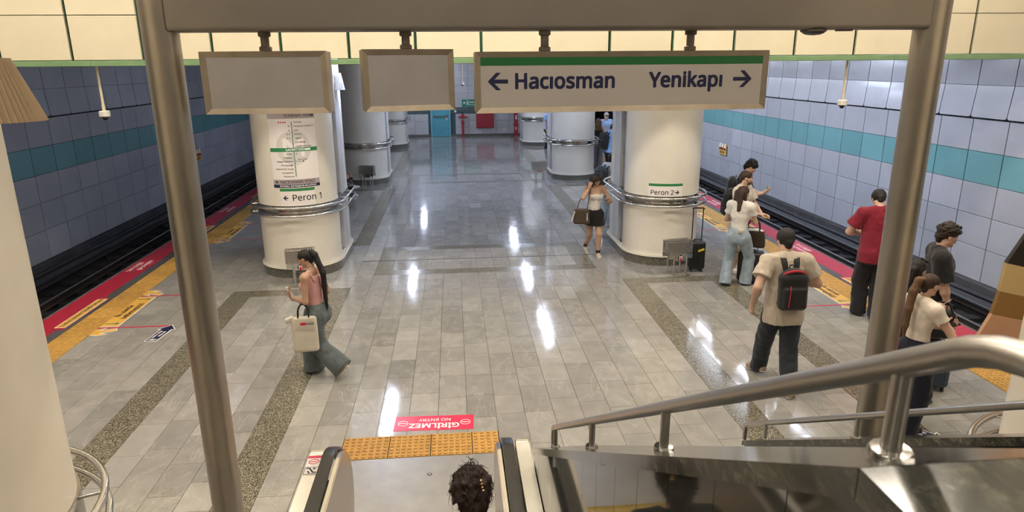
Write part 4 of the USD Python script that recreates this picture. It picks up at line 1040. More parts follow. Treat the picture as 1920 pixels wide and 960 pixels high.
def nets(prims, h, amp=0, freq=(14, 14, 14), seed=0, planes=(), post=None, fold=False):
    """surface of the smooth union of the prims; planes: (point, normal) keep the side where (x-p).n < 0"""
    add = [q for q in prims if not q['sub']]
    lo = np.min([q['lo'] for q in add], 0)-.025-amp; hi = np.max([q['hi'] for q in add], 0)+.025+amp
    for p, n in planes:
        for a in range(3):
            if n[a] > .99: hi[a] = min(hi[a], p[a]+3*h)
            if n[a] < -.99: lo[a] = max(lo[a], p[a]-3*h)
    N = np.maximum(np.ceil((hi-lo)/h).astype(int)+1, 4)
    ax = [(lo[a]+h*np.arange(N[a])).astype(np.float32) for a in range(3)]
    F = np.full(N, .2, np.float32)
    for q in prims:
        mg = q['k']+.03
        s = [slice(max(0, int((q['lo'][a]-mg-lo[a])/h)), min(N[a], int((q['hi'][a]+mg-lo[a])/h)+2)) for a in range(3)]
        if any(x.stop <= x.start for x in s): continue
        d = prim_d(q, ax[0][s[0]][:, None, None], ax[1][s[1]][None, :, None], ax[2][s[2]][None, None, :])
        f = F[tuple(s)]; k = q['k']
        if q['sub']:
            d = -d; e = np.maximum(k-np.abs(f-d), 0)/k; F[tuple(s)] = np.maximum(f, d)+e*e*k/4
        else:
            e = np.maximum(k-np.abs(f-d), 0)/k; F[tuple(s)] = np.minimum(f, d)-e*e*k/4
    for p, n in planes: F = np.maximum(F, ((ax[0]-p[0])*n[0])[:, None, None]+((ax[1]-p[1])*n[1])[None, :, None]+((ax[2]-p[2])*n[2])[None, None, :]).astype(np.float32)
    if amp or post:
        I = np.nonzero(np.abs(F) < amp*1.5+.02); P = np.stack([ax[a][I[a]] for a in range(3)], 1).astype(float)
        if amp:
            nz = meshkit.fbm(P*np.asarray(freq), 3, seed)-.5
            if fold: nz = np.abs(nz+.12*meshkit.noise(P*np.asarray(freq)*.5+7, seed+3))*1.5-.16
            F[I] += (amp*2*nz).astype(np.float32)
        if post: F[I] = post(P, F[I])
    F[0], F[-1], F[:, 0], F[:, -1], F[:, :, 0], F[:, :, -1] = .1, .1, .1, .1, .1, .1
    S = F < 0
    cnt = np.zeros(N-1, np.int8)
    for a, b, c in np.ndindex(2, 2, 2): cnt += S[a:N[0]-1+a, b:N[1]-1+b, c:N[2]-1+c]
    act = (cnt > 0) & (cnt < 8); idx = np.full(N-1, -1, np.int64); C = np.argwhere(act); idx[act] = np.arange(len(C))
    val = {o: F[C[:, 0]+o[0], C[:, 1]+o[1], C[:, 2]+o[2]] for o in np.ndindex(2, 2, 2)}
    acc, num = np.zeros((len(C), 3)), np.zeros(len(C))
    for o in np.ndindex(2, 2, 2):
        for a in range(3):
            if o[a]: continue
            o2 = tuple(1 if j == a else o[j] for j in range(3)); f0, f1 = val[o], val[o2]; m = (f0 < 0) != (f1 < 0)
            t = f0[m]/(f0[m]-f1[m]); p = np.tile(np.array(o, float), (m.sum(), 1)); p[:, a] = t
            acc[m] += p; num[m] += 1
    V = lo+h*(C+acc/num[:, None])
    quads = []
    for a in range(3):
        b, c = (a+1) % 3, (a+2) % 3
        s0 = [slice(1, N[j]-1) for j in range(3)]; s0[a] = slice(0, N[a]-1); s1 = list(s0); s1[a] = slice(1, N[a])
        A, B = S[tuple(s0)], S[tuple(s1)]; I = np.argwhere(A != B); 
        off = np.array([s.start for s in s0]); G_ = I+off; eb, ec = np.eye(3, dtype=int)[b], np.eye(3, dtype=int)[c]
        q = np.stack([idx[tuple((G_-eb-ec).T)], idx[tuple((G_-ec).T)], idx[tuple(G_.T)], idx[tuple((G_-eb).T)]], 1)
        fl = A[tuple(I.T)]; q[~fl] = q[~fl][:, ::-1]; quads.append(q)
    Q = np.vstack(quads); Q = Q[(Q >= 0).all(1)]
    return V, np.vstack([Q[:, [0, 1, 2]], Q[:, [0, 2, 3]]])
def join(*ms):
    v, f, n = [], [], 0
    for a, b in ms: v.append(a); f.append(b+n); n += len(a)
    return np.vstack(v), np.vstack(f)
def RX(a): a = math.radians(a); return np.array([[1, 0, 0], [0, math.cos(a), -math.sin(a)], [0, math.sin(a), math.cos(a)]])
def RY(a): a = math.radians(a); return np.array([[math.cos(a), 0, math.sin(a)], [0, 1, 0], [-math.sin(a), 0, math.cos(a)]])
def RZ3(a): a = math.radians(a); return np.array([[math.cos(a), -math.sin(a), 0], [math.sin(a), math.cos(a), 0], [0, 0, 1]])
def ik(A, T, l1, l2, pole):
    A, T = np.asarray(A, float), np.asarray(T, float); d = T-A; L = np.linalg.norm(d); Lc = min(L, (l1+l2)*.999); u = d/L
    x = (l1*l1-l2*l2+Lc*Lc)/(2*Lc); y = math.sqrt(max(l1*l1-x*x, 0)); p = np.asarray(pole, float); p = unit(p-u*(p@u))
    return A+u*x+p*y, A+u*Lc
class Sk: pass
def skeleton(h=1.7, sex='f', lean=0, side=0, twist=0, drop=0, pel=(0, 0), hipyaw=0, feet=None, hands=None, head=(0, 0, 0), sw=None, wide=1.0):
    """x right, y forward, z up. feet: {'L': ((x, y, z) ankle, toe yaw, toe pitch)}; hands: {'L': (wrist or None, pole, finger dir, palm normal, curl)}; head: (yaw to the left, pitch down, roll)"""
    s = Sk(); s.h, s.sex, s.wide = h, sex, wide
    s.pel = V3(pel[0], pel[1], .525*h-drop); s.Rt = RZ3(twist)@RX(-lean)@RY(side); s.Rp = RZ3(hipyaw)
    T = s.T = lambda x, y, z: s.pel+s.Rt@(V3(x, y, z)*h)
    P = s.P = lambda x, y, z: s.pel+s.Rp@(V3(x, y, z)*h)
    w = sw or (.112 if sex == 'm' else .098); s.sw = w
    s.sh = {'L': T(-w, -.005, .292), 'R': T(w, -.005, .292)}
    s.neck0, s.piv = T(0, -.012, .315), T(0, .010, .362)
    s.Rh = s.Rt@RZ3(-twist*.0)@RZ3(head[0])@RX(-head[1])@RY(head[2])
    s.hs = .132*h if sex == 'm' else .130*h
    s.hc = s.piv+s.Rh@V3(0, .035*s.hs, .40*s.hs)
    s.hip, s.kn, s.an, s.toe, s.el, s.wr, s.hd = {}, {}, {}, {}, {}, {}, {}
    for q, sg in (('L', -1), ('R', 1)):
        s.hip[q] = P(sg*.052, 0, -.012)
        a, yaw, pit = (feet or {}).get(q, ((sg*.062*h, -.01, .045*h), -sg*8, 0))
        k, a2 = ik(s.hip[q], a, .242*h, .236*h, RZ3(yaw)@V3(-sg*.05*0, 1, .15)); s.kn[q], s.an[q] = k, a2; s.toe[q] = (yaw, pit)
        g = (hands or {}).get(q)
        if g is None: g = (s.sh[q]+s.Rt@V3(sg*.045*h, .02*h, -.315*h), (sg*.4, -1, 0), None, None, .35)
        w_, pole, fd, pn, curl = g
        w_ = np.asarray(w_, float)
        e, w2 = ik(s.sh[q], w_, .172*h, .150*h, pole); s.el[q], s.wr[q] = e, w2
        fa = unit(w2-e); fd = fa if fd is None else unit(fd)
        pn = unit(V3(-sg, 0, 0)-fd*(V3(-sg, 0, 0)@fd)) if pn is None else unit(np.asarray(pn, float)-fd*(np.asarray(pn, float)@fd))
        s.hd[q] = (fd, pn, curl)
    return s
def torso_prims(s, off=0, low=True, up=True):
    h, T, P, Rt = s.h, s.T, s.P, s.Rt; w = s.wide; o = off
    m = s.sex == 'm'; out = []
    E = lambda c, r, R=Rt, k=.05: out.append(ell(c, np.array(r)*h*np.array([w, w, 1])+o, R, k))
    if low:
        E(P(0, -.002, -.005), (.088 if m else .095, .062 if m else .066, .062), s.Rp)
        for sg in (-1, 1): E(P(sg*.042, -.030 if m else -.026, -.03), (.048 if m else .050, .045, .055), s.Rp)
    if up:
        E(T(0, .004, .085), (.082 if m else .071, .058 if m else .052, .085)); E(T(0, .002, .20), (.094 if m else .082, .064 if m else .057, .095))
        E(T(0, -.004, .265), (.095 if m else .082, .052 if m else .047, .055))
        for sg in (-1, 1):
            if m: E(T(sg*.045, .035, .235), (.05, .032, .045))
            else: E(T(sg*.042, .044, .215), (.040, .036, .038), k=.03)
            out.append(cone(T(sg*.02, -.012, .318), s.sh['L' if sg < 0 else 'R'], .030*h+o, .036*h+o, .04))
    return out
def limb(s, q, what, off=0, t=1.0, flare=0, clip=True):
    h = s.h; m = s.sex == 'm'; g = (1.0 if m else .84)*s.wide**.5
    if what == 'arm':
        a, e, w = s.sh[q], s.el[q], s.wr[q]; return [cone(a, e, .034*h*g+off, .025*h*g+off, .03), cone(e, w, .026*h*g+off, .0165*h*g+off, .015), ell(e+(w-e)*.25, np.array([.027]*3)*h*g+off, None, .03)]
    if what == 'sleeve':
        a, e = s.sh[q], s.el[q]; d = unit(e-a); b = a+(e-a)*t
        return [cone(a, b, .037*h*g+off, (.030*h*g+off+flare), .03, clip=[(b-d*.002, d)])]
    if what == 'leg':
        H, K, A = s.hip[q], s.kn[q], s.an[q]; g = (1.0 if m else 1.02)*s.wide**.5; back = s.Rp@V3(0, -1, 0)
        return [cone(H, K, .054*h*g+off, .034*h*g+off, .04), cone(K, A, .033*h*g+off, .0215*h*g+off, .02), ell(K+(A-K)*.28+back*.010*h, np.array([.032, .034, .075])*h*g+off, None, .03)]
def hand_prims(s, q):
    h = s.h; z = h*(1.0 if s.sex == 'm' else .93); W = s.wr[q]; d, n, curl = s.hd[q]; sg = 1 if q == 'R' else -1
    t = np.cross(d, n)*sg; out = []; kn = []
    for i, (o, L) in enumerate(((.0165, .046), (.0055, .051), (-.0055, .047), (-.0160, .037))):
        b = W+d*(.056-.003*abs(i-1))*z+t*o*z; kn.append((b, L)); out.append(cone(W+t*o*.55*z+d*.008*z, b, .0085*z, .0072*z, .012))
    for i, (b, L) in enumerate(kn):
        c, dirv = b, d; ang = 0
        for j, fr in enumerate((.45, .31, .24)):
            ang += math.radians((22, 38, 26)[j]*curl*2.0+(4 if i else 2)); v = d*math.cos(ang)+n*math.sin(ang)+t*(.10-.06*i)*(1-curl*.5)
            e = c+unit(v)*L*fr*z; out.append(cone(c, e, (.0062-.0006*j)*z*(.95 if i == 3 else 1), (.0056-.0006*j)*z*(.95 if i == 3 else 1), .003)); c = e
    b = W+d*.014*z+t*.016*z; v = unit(d*.75+t*.55+n*(.25+.5*curl)); c = b
    for j, L in enumerate((.030, .024, .020)):
        e = c+v*L*z; out.append(cone(c, e, (.0090-.0012*j)*z, (.0078-.0012*j)*z, .008 if j == 0 else .003)); c = e; v = unit(v+d*.25+n*.12*curl-t*.18)
    out.append(cone(W-d*.012*z, W+d*.02*z, .0155*z, .0165*z, .01))
    return out
def head_prims(s):
    z, c, R = s.hs, s.hc, s.Rh; H = lambda x, y, w: c+R@(V3(x, y, w)*z); m = s.sex == 'm'
    E = lambda p, r, k=.05, sub=False: ell(H(*p), np.array(r)*z, R, k*z, sub=sub)
    C = lambda a, b, ra, rb, k=.05: cone(H(*a), H(*b), ra*z, rb*z, k*z)
    out = [E((0, -.055, .145), (.335, .415, .355)), E((0, .09, -.10), (.262, .285, .335), .12), C((-.20, .02, -.24), (-.05, .265, -.405), .075, .07, .1), C((.20, .02, -.24), (.05, .265, -.405), .075, .07, .1),
           E((0, .275, -.405), (.085 if m else .07, .075, .075), .08), C((-.13, .335, .095), (.13, .335, .095), .05 if m else .04, .05 if m else .04, .08),
           C((0, .355, .03), (0, .455, -.135), .030, .040, .05), E((.042, .40, -.15), (.035, .04, .03), .03), E((-.042, .40, -.15), (.035, .04, .03), .03),
           E((.185, .245, -.06), (.09, .09, .08), .1), E((-.185, .245, -.06), (.09, .09, .08), .1), E((0, .345, -.245), (.105, .055, .06), .06)]
    for sx in (-1, 1):
        out += [E((sx*.145, .405, .025), (.085, .06, .05), .05, True), E((sx*.338, -.03, -.02), (.030, .080, .125), .03)]
    out += [cone(s.neck0+s.Rt@V3(0, 0, -.01)*1, s.piv+R@V3(0, -.02*z, .12*z), (.0345 if m else .0285)*s.h, (.033 if m else .0275)*s.h, .02)]
    return out
SKIN = {}
def skin(name, col): plain(name, col, .42, spec=.4, var=.06, vscale=25, bump=.05, bscale=300); return name
skin('skin_light', (.56, .36, .265)); skin('skin_tan', (.44, .265, .18)); skin('skin_pale', (.60, .41, .33)); skin('skin_brown', (.36, .215, .145))
plain('eye_white', (.70, .68, .65), .2); plain('iris_dark', (.03, .018, .012), .15); plain('lip', (.42, .16, .14), .35); plain('lip_red', (.45, .10, .09), .35)
def hairmat(name, col): plain(name, col, .5, spec=.35, var=.28, vscale=60, bump=.5, bscale=240)
hairmat('hair_black', (.012, .010, .009)); hairmat('hair_dark', (.028, .018, .013)); hairmat('hair_brown', (.045, .024, .014)); hairmat('hair_blond', (.30, .19, .09)); hairmat('hair_grey', (.42, .41, .40)); hairmat('hair_auburn', (.024, .011, .007)); hairmat('hair_light', (.13, .07, .032))
def cloth(name, col, rough=.85, var=.06, grain=.0, sheen=.15): plain(name, col, rough, spec=.25, var=var, vscale=9, bump=.25, bscale=420, sheen=sheen, grain=(700, grain) if grain else None)
HAIRS = {}
def hair_prims(s, style):
    z, c, R = s.hs, s.hc, s.Rh; H = lambda x, y, w: c+R@(V3(x, y, w)*z)
    E = lambda p, r, k=.05, clip=None, sub=False: ell(H(*p), np.array(r)*z, R, k*z, clip=clip, sub=sub)
    C = lambda a, b, ra, rb, k=.08: cone(H(*a), H(*b), ra*z, rb*z, k*z)
    face = E((0, .42, -.16), (.27, .36, .40), .05, sub=True)
    ears = [E((sx*.36, .06, -.10), (.10, .13, .20), .04, sub=True) for sx in (-1, 1)]
    nape = lambda lv: [(H(0, 0, lv), -R[:, 2])]
    out = []
    r_ = np.random.default_rng(len(style)*7+int(z*1e5) % 97)
    if style in ('short', 'fade', 'grey'):
        t = .02 if style != 'short' else .045
        out = [E((0, -.055, .16), (.345+t, .425+t, .36+t*1.5), clip=nape(-.26)), C((0, -.33, -.1), (0, -.28, -.24), .2, .17), face]+ears
    elif style == 'curly':
        out = [E((0, -.06, .20), (.39, .45, .40), clip=nape(-.22)), C((0, -.33, -.06), (0, -.30, -.2), .22, .17)]
        for k in range(60):
            a, b = r_.uniform(0, 2*math.pi), r_.uniform(.05, 1.25); p = (.36*math.cos(a)*math.sin(b), -.05+.44*math.sin(a)*math.sin(b), .20+.40*math.cos(b)); out.append(E(p, (.095,)*3, .06))
        for k in range(9): out.append(E((-.26+.065*k, .37+.05*math.sin(k*2.2), .30+.03*math.sin(k*3)), (.085, .08, .09), .05))
        out += [E((0, .46, -.17), (.27, .30, .39), .05, sub=True)]+ears
    elif style == 'long':
        out = [E((0, -.06, .17), (.37, .455, .39)), C((-.30, -.05, .1), (-.33, -.02, -.55), .13, .12), C((.30, -.05, .1), (.33, -.02, -.55), .13, .12), face]
        for k in range(7): x = -.3+.1*k; out.append(C((x*.9, -.36, .05), (x*1.15, -.40-.05*math.cos(k), -1.38+.07*abs(k-3)), .19, .125))
        out.append(E((0, .42, -.16), (.25, .34, .42), .05, sub=True))
    elif style == 'longwavy':
        out = [E((0, -.06, .18), (.39, .46, .40))]
        for sx in (-1, 1):
            for k in range(5):
                p = np.array([sx*(.30+.02*k), .10-.09*k, .12]); 
                for j in range(5):
                    q = p+np.array([sx*.03+.05*math.sin(j*1.9+k), .03*math.cos(j*1.5+k)-.02, -.22]); out.append(C(p, q, .155-.012*j, .145-.012*j, .06)); p = q
        for k in range(5):
            p = np.array([-.2+.1*k, -.38, .0])
            for j in range(5): q = p+np.array([.04*math.sin(j*2+k), -.01, -.2]); out.append(C(p, q, .13, .12, .06)); p = q
        out.append(E((0, .44, -.16), (.245, .36, .42), .05, sub=True))
    elif style == 'tail':
        out = [E((0, -.055, .16), (.352, .432, .372), clip=nape(-.2)), C((0, -.33, -.05), (0, -.25, -.22), .2, .15), face]+ears+[E((0, -.47, .24), (.085, .085, .085), .05)]
    elif style == 'bun':
        out = [E((0, -.06, .16), (.40, .47, .41)), E((0, -.36, .12), (.34, .26, .34), .15), E((.03, -.25, .50), (.23, .22, .13), .12), C((0, -.38, -.1), (0, -.34, -.42), .28, .20, .15)]
        for k in range(46):
            a, b = r_.uniform(0, 2*math.pi), r_.uniform(.1, 1.9); out.append(E((.37*math.cos(a)*math.sin(b), -.16+.42*math.sin(a)*math.sin(b), .14+.38*math.cos(b)), (.085,)*3, .05))
        out += [E((0, .46, -.2), (.25, .34, .42), .05, sub=True)]
    return out
def person(name, label, sk, loc, face_dir, skinm, hair=None, hairm='hair_dark', res=.010, tops=(), legs=None, shoes=None, eyes=True, lips='lip', brow=True, extra=None):
    """tops/legs: garments as (part name, prims, material, wrinkle amplitude, label)"""
    rz = math.degrees(math.atan2(-face_dir[0], face_dir[1]))
    t = thing(name, label, 'person', loc, rotz=rz)
    s = sk; s.obj = t; s.Mw = RZ(rz, loc); s.world = lambda p: s.Mw[:3, :3]@np.asarray(p, float)+s.Mw[:3, 3]
    cov = legs and legs[0][0] in ('wide_trousers', 'jeans', 'dark_jeans', 'dark_trousers', 'black_trousers', 'grey_trousers', 'beige_trousers', 'trousers')
    body = torso_prims(s, -.008 if cov else -.004)
    for q in 'LR':
        body += limb(s, q, 'arm')+limb(s, q, 'leg', -.014 if cov else 0)
        a = s.an[q]; body.append(cone(a, a+RZ3(s.toe[q][0])@RX(-s.toe[q][1])@V3(0, .07*s.h, -.022*s.h), .021*s.h, .015*s.h, .02))
    body.append(cone(s.neck0, s.piv, .034*s.h if s.sex == 'm' else .0285*s.h, .033*s.h if s.sex == 'm' else .0275*s.h, .03))
    pc = s.neck0*.35+s.piv*.65; up_ = unit(s.piv-s.neck0)
    ms = [nets(body, res, planes=[(pc+up_*.004, up_)] if abs(up_[2]) > .999 else [(pc+up_*.004, up_)])]
    ms.append(nets([q for q in head_prims(s)], max(.0042, res*.5), planes=[(pc-up_*.004, -up_)]))
    for q in 'LR': ms.append(nets(hand_prims(s, q), max(.0034, res*.42)))
    obj('body', join(*ms), skinm, t, smooth=True)
    z, c, R = s.hs, s.hc, s.Rh; H = lambda x, y, w: c+R@(V3(x, y, w)*z)
    if eyes:
        for sx in (-1, 1):
            e = MB(); sp = trimesh.creation.icosphere(2, 1.0); M = np.eye(4); M[:3, :3] = R*(.058*z); M[:3, 3] = H(sx*.142, .318, .028); e.mesh(sp, M)
            eo = obj('eye', e, 'eye_white', t, smooth=True)
            i = MB(); M = np.eye(4); M[:3, :3] = R*(.030*z)@np.diag([1, .5, 1]); M[:3, 3] = H(sx*.138, .369, .028); i.mesh(sp, M); obj('iris', i, 'iris_dark', eo, smooth=True)
            obj('upper_lid', MB().tube([H(sx*(.142+x), .345-.35*x*x/.06, .062-4*x*x) for x in (-.075, -.04, 0, .04, .075)], .013*z, 6), 'hair_dark' if s.sex == 'f' else skinm, t, smooth=True)
            if brow: obj('eyebrow', MB().tube([H(sx*x, y, w) for x, y, w in ((.055, .392, .105), (.12, .388, .13), (.19, .35, .125), (.235, .30, .10))], [.02*z, .022*z, .017*z, .008*z], 6), hairm if hairm != 'hair_blond' else 'hair_brown', t, smooth=True)
        lp = nets([ell(H(0, .395, -.228), np.array([.092, .035, .020])*z, R, .01), ell(H(0, .39, -.262), np.array([.080, .036, .022])*z, R, .01)], .003)
        obj('lips', lp, lips, t, smooth=True)
    if hair:
        st = HAIRS.get(hair)
        hp = hair_prims(s, hair)
        amp, fr = {'curly': (.012, (60, 60, 60)), 'bun': (.02, (50, 50, 26)), 'longwavy': (.012, (45, 45, 22)), 'long': (.007, (90, 90, 8)), 'tail': (.003, (120, 120, 40))}.get(hair, (.004, (120, 120, 90)))
        obj('hair', nets(hp, max(.0055, res*.6), amp, fr, 3), hairm, t, smooth=True)
    for k, (nm, pr, mat, amp, lb) in enumerate(list(tops)+(list(legs) if legs else [])):
        obj(nm, nets(pr, res*.85, amp*2.2, (10, 10, 5.5), 5+k, fold=True), mat, t, smooth=True, label=lb)
    if shoes:
        for q in 'LR': shoe(s, q, t, *shoes)
    return s
def shoe(s, q, t, upm, solem, kind='sneaker', lb=None):
    h = s.h*(1 if s.sex == 'm' else .94); a = s.an[q]; yaw, pit = s.toe[q]; Rr = RZ3(yaw)@RX(-pit)
    o = V3(0, 0, -.045*s.h); F = lambda x, y, z: (V3(x, y, z)*h+o)
    pr = [cone(F(0, -.035, .022), F(0, .06, .022), .024*h, .027*h, .02), cone(F(0, .06, .022), F(.004*(1 if q == 'L' else -1), .105, .016), .027*h, .018*h, .02)]
    if kind != 'sandal': pr += [cone(F(0, -.012, .024), F(0, -.006, .058), .028*h, .024*h, .02), cone(F(0, .0, .04), F(0, .055, .03), .02*h, .02*h, .02)]
    cl = lambda m: (m[0]@Rr.T+a, m[1])
    zb = -.045*s.h
    up_ = nets(pr, .005, planes=[((0, 0, zb+.016), (0, 0, -1.0)), ((0, 0, zb+.062*h), (0, 0, 1.0))] if kind != 'sandal' else [((0, 0, zb+.016), (0, 0, -1.0)), ((0, 0, zb+.03), (0, 0, 1.0))])
    so = nets([dict(p, ra=p['ra']+.004, rb=p['rb']+.004) for p in pr[:2]], .005, planes=[((0, 0, zb+.001), (0, 0, -1.0)), ((0, 0, zb+.0155), (0, 0, 1.0))])
    if kind == 'sandal':
        m = MB()
        for y in (.03, .075): m.tube([F(-.028, y, .012), F(-.02, y+.005, .034), F(0, y+.008, .042), F(.02, y+.005, .034), F(.028, y, .012)], .006, 8)
        v, f = m.arr(); up_ = (v, f)
    u = obj('shoe', cl(up_), upm, t, smooth=True, label=lb)
    obj('sole', cl(so), solem, u, smooth=True)
# garments
def shirt(s, off=.012, sl=.55, hem=-.06, flare=.012, neck=.05, low=True, hemflare=0.0):
    pr = torso_prims(s, off, low, True)
    for q in 'LR': pr += limb(s, q, 'sleeve', off, sl, flare)
    hp = s.T(0, 0, hem); n = -s.Rt[:, 2]
    if low and hem < .02:
        g = .060*s.h*s.wide**.5+off
        pr += [cone(s.T(x, -.006, .12), s.T(x*1.15, -.012, hem-.03), g*.95, g*1.04, .06) for x in (-.036, .036)]
    for p in pr: p['clip'] = (p['clip'] or [])+[(hp, n)]
    pr.append(ell(s.T(0, .030, .362), np.array([neck, neck*1.15, neck*1.05])*s.h, s.Rt, .008, sub=True))
    return pr
def crop_top(s, off=.006, lo=.05, hi=.27, straps=True):
    pr = torso_prims(s, off, True, True)
    pr = [dict(p, clip=[(s.T(0, 0, lo), -s.Rt[:, 2]), (s.T(0, 0, hi), s.Rt[:, 2])]) for p in pr if p['t'] == 'e']
    if straps:
        for sg in (-1, 1):
            P = [s.T(sg*.055, .058, .25), s.T(sg*.058, .03, .315), s.T(sg*.058, -.03, .325), s.T(sg*.055, -.056, .26)]
            pr += [cone(a, b, .012, .012, .01) for a, b in zip(P[:-1], P[1:])]
    return pr
def trousers(s, off=.012, waist=.06, knee=.0, hem=.03, flare=.02, thigh=.0):
    h = s.h; pr = torso_prims(s, off, True, False)+[ell(s.P(0, .0, .04), np.array([.082, .058, .06])*h*np.array([s.wide, s.wide, 1])+off, s.Rp, .05)]
    for q in 'LR':
        H, K, A = s.hip[q], s.kn[q], s.an[q]; d = unit(A-K); e = A+d*(.045*h-hem)
        g = s.wide**.5
        pr += [cone(H, K, .056*h*g+off+thigh, .037*h*g+off+knee, .03), cone(K, e, .037*h*g+off+knee, .030*h*g+off+flare, .02, clip=[(e, d)])]
    w = s.P(0, 0, waist)
    for p in pr: p['clip'] = (p['clip'] or [])+[(w, V3(0, 0, 1))]
    return pr
def belt(s, z, mat, t, off=.016):
    a = np.linspace(0, 2*math.pi, 40)[:-1]
    P = [s.P(.083*s.wide*math.cos(x)+0, .060*s.wide*math.sin(x), z) for x in a]
    return P

# ------------------------------------------------------------------ clothing colours
cloth('tee_white', (.66, .63, .59)); cloth('tee_ivory', (.70, .62, .52)); cloth('polo_beige', (.50, .43, .345)); cloth('tee_sand', (.56, .50, .42)); cloth('tee_black', (.014, .013, .014)); cloth('tee_red', (.20, .012, .028))
cloth('top_pink', (.56, .30, .29)); cloth('jeans_light', (.27, .335, .39), var=.22, grain=.12); cloth('jeans_grey', (.105, .125, .13), var=.18, grain=.1); cloth('denim_dark', (.022, .027, .036), var=.2, grain=.1)
cloth('trousers_black', (.014, .014, .016)); cloth('trousers_navy', (.008, .010, .022)); cloth('skirt_black', (.010, .009, .009)); cloth('trousers_grey', (.115, .12, .13)); cloth('trousers_beige', (.46, .38, .28)); cloth('shirt_blue', (.30, .44, .70)); cloth('shirt_sky', (.24, .40, .66)); cloth('shirt_whitecool', (.72, .73, .76))
cloth('satin_white', (.68, .64, .60), rough=.35); cloth('canvas', (.62, .57, .47)); cloth('nylon_black', (.012, .012, .013), rough=.55); cloth('nylon_red', (.42, .02, .03), rough=.5); cloth('nylon_grey', (.06, .065, .075), rough=.6)
cloth('bag_brown', (.060, .040, .028), rough=.5); cloth('bag_dark_brown', (.030, .018, .011), rough=.8, grain=.2)
plain('shoe_cream', (.50, .45, .36), .6); plain('shoe_white', (.70, .70, .70), .5); plain('shoe_black', (.02, .02, .022), .5); plain('shoe_tan', (.33, .235, .15), .6); plain('sole_white', (.68, .65, .60), .6); plain('sole_dark', (.03, .03, .03), .6); plain('sock_black', (.015, .015, .016), .9)
plain('case_black', (.012, .012, .013), .38, bump=.15, bscale=160); plain('case_blue', (.035, .055, .085), .35); plain('phone_black', (.01, .01, .012), .12); plain('phone_white', (.78, .80, .83), .3); plain('yellow_tag', (.75, .62, .03), .5); plain('gold', (.75, .50, .30), .25, metal=1); plain('bead_white', (.75, .74, .70), .3); plain('leather_tan', (.45, .33, .22), .6); plain('green_plastic', (.05, .35, .12), .4); plain('sandal_pink', (.55, .20, .22), .5); plain('white_cloth', (.76, .76, .76), .8)

def local(w, loc, fd):
    rz = math.atan2(-fd[0], fd[1]); d = np.asarray(w, float)-np.asarray(loc, float); c, sn = math.cos(rz), math.sin(rz)
    return V3(c*d[0]+sn*d[1], -sn*d[0]+c*d[1], d[2])
def phone(s, q, label, mat='phone_black', off=.016, fwd=.065, tilt=0):
    d, n, _ = s.hd[q]; t_ = np.cross(d, n); c = s.wr[q]+d*fwd+n*off
    v, f = cbox(.072, .148, .009, .003); M = np.stack([t_, d, n], 1)
    t = thing('phone', label, 'phone', s.loc_, rotz=s.rz_)
    obj('phone_body', (v@M.T+c, f), mat, t)
    sv, sf = cbox(.066, .138, .001, .0003); obj('screen', (sv@M.T+c-n*.0052, sf), 'dark_glass' if mat == 'phone_black' else mat, t)
def make(name, label, loc, fd, sk, **kw):
    s = person(name, label, sk, loc, fd, **kw); s.loc_ = loc; s.rz_ = math.degrees(math.atan2(-fd[0], fd[1])); return s
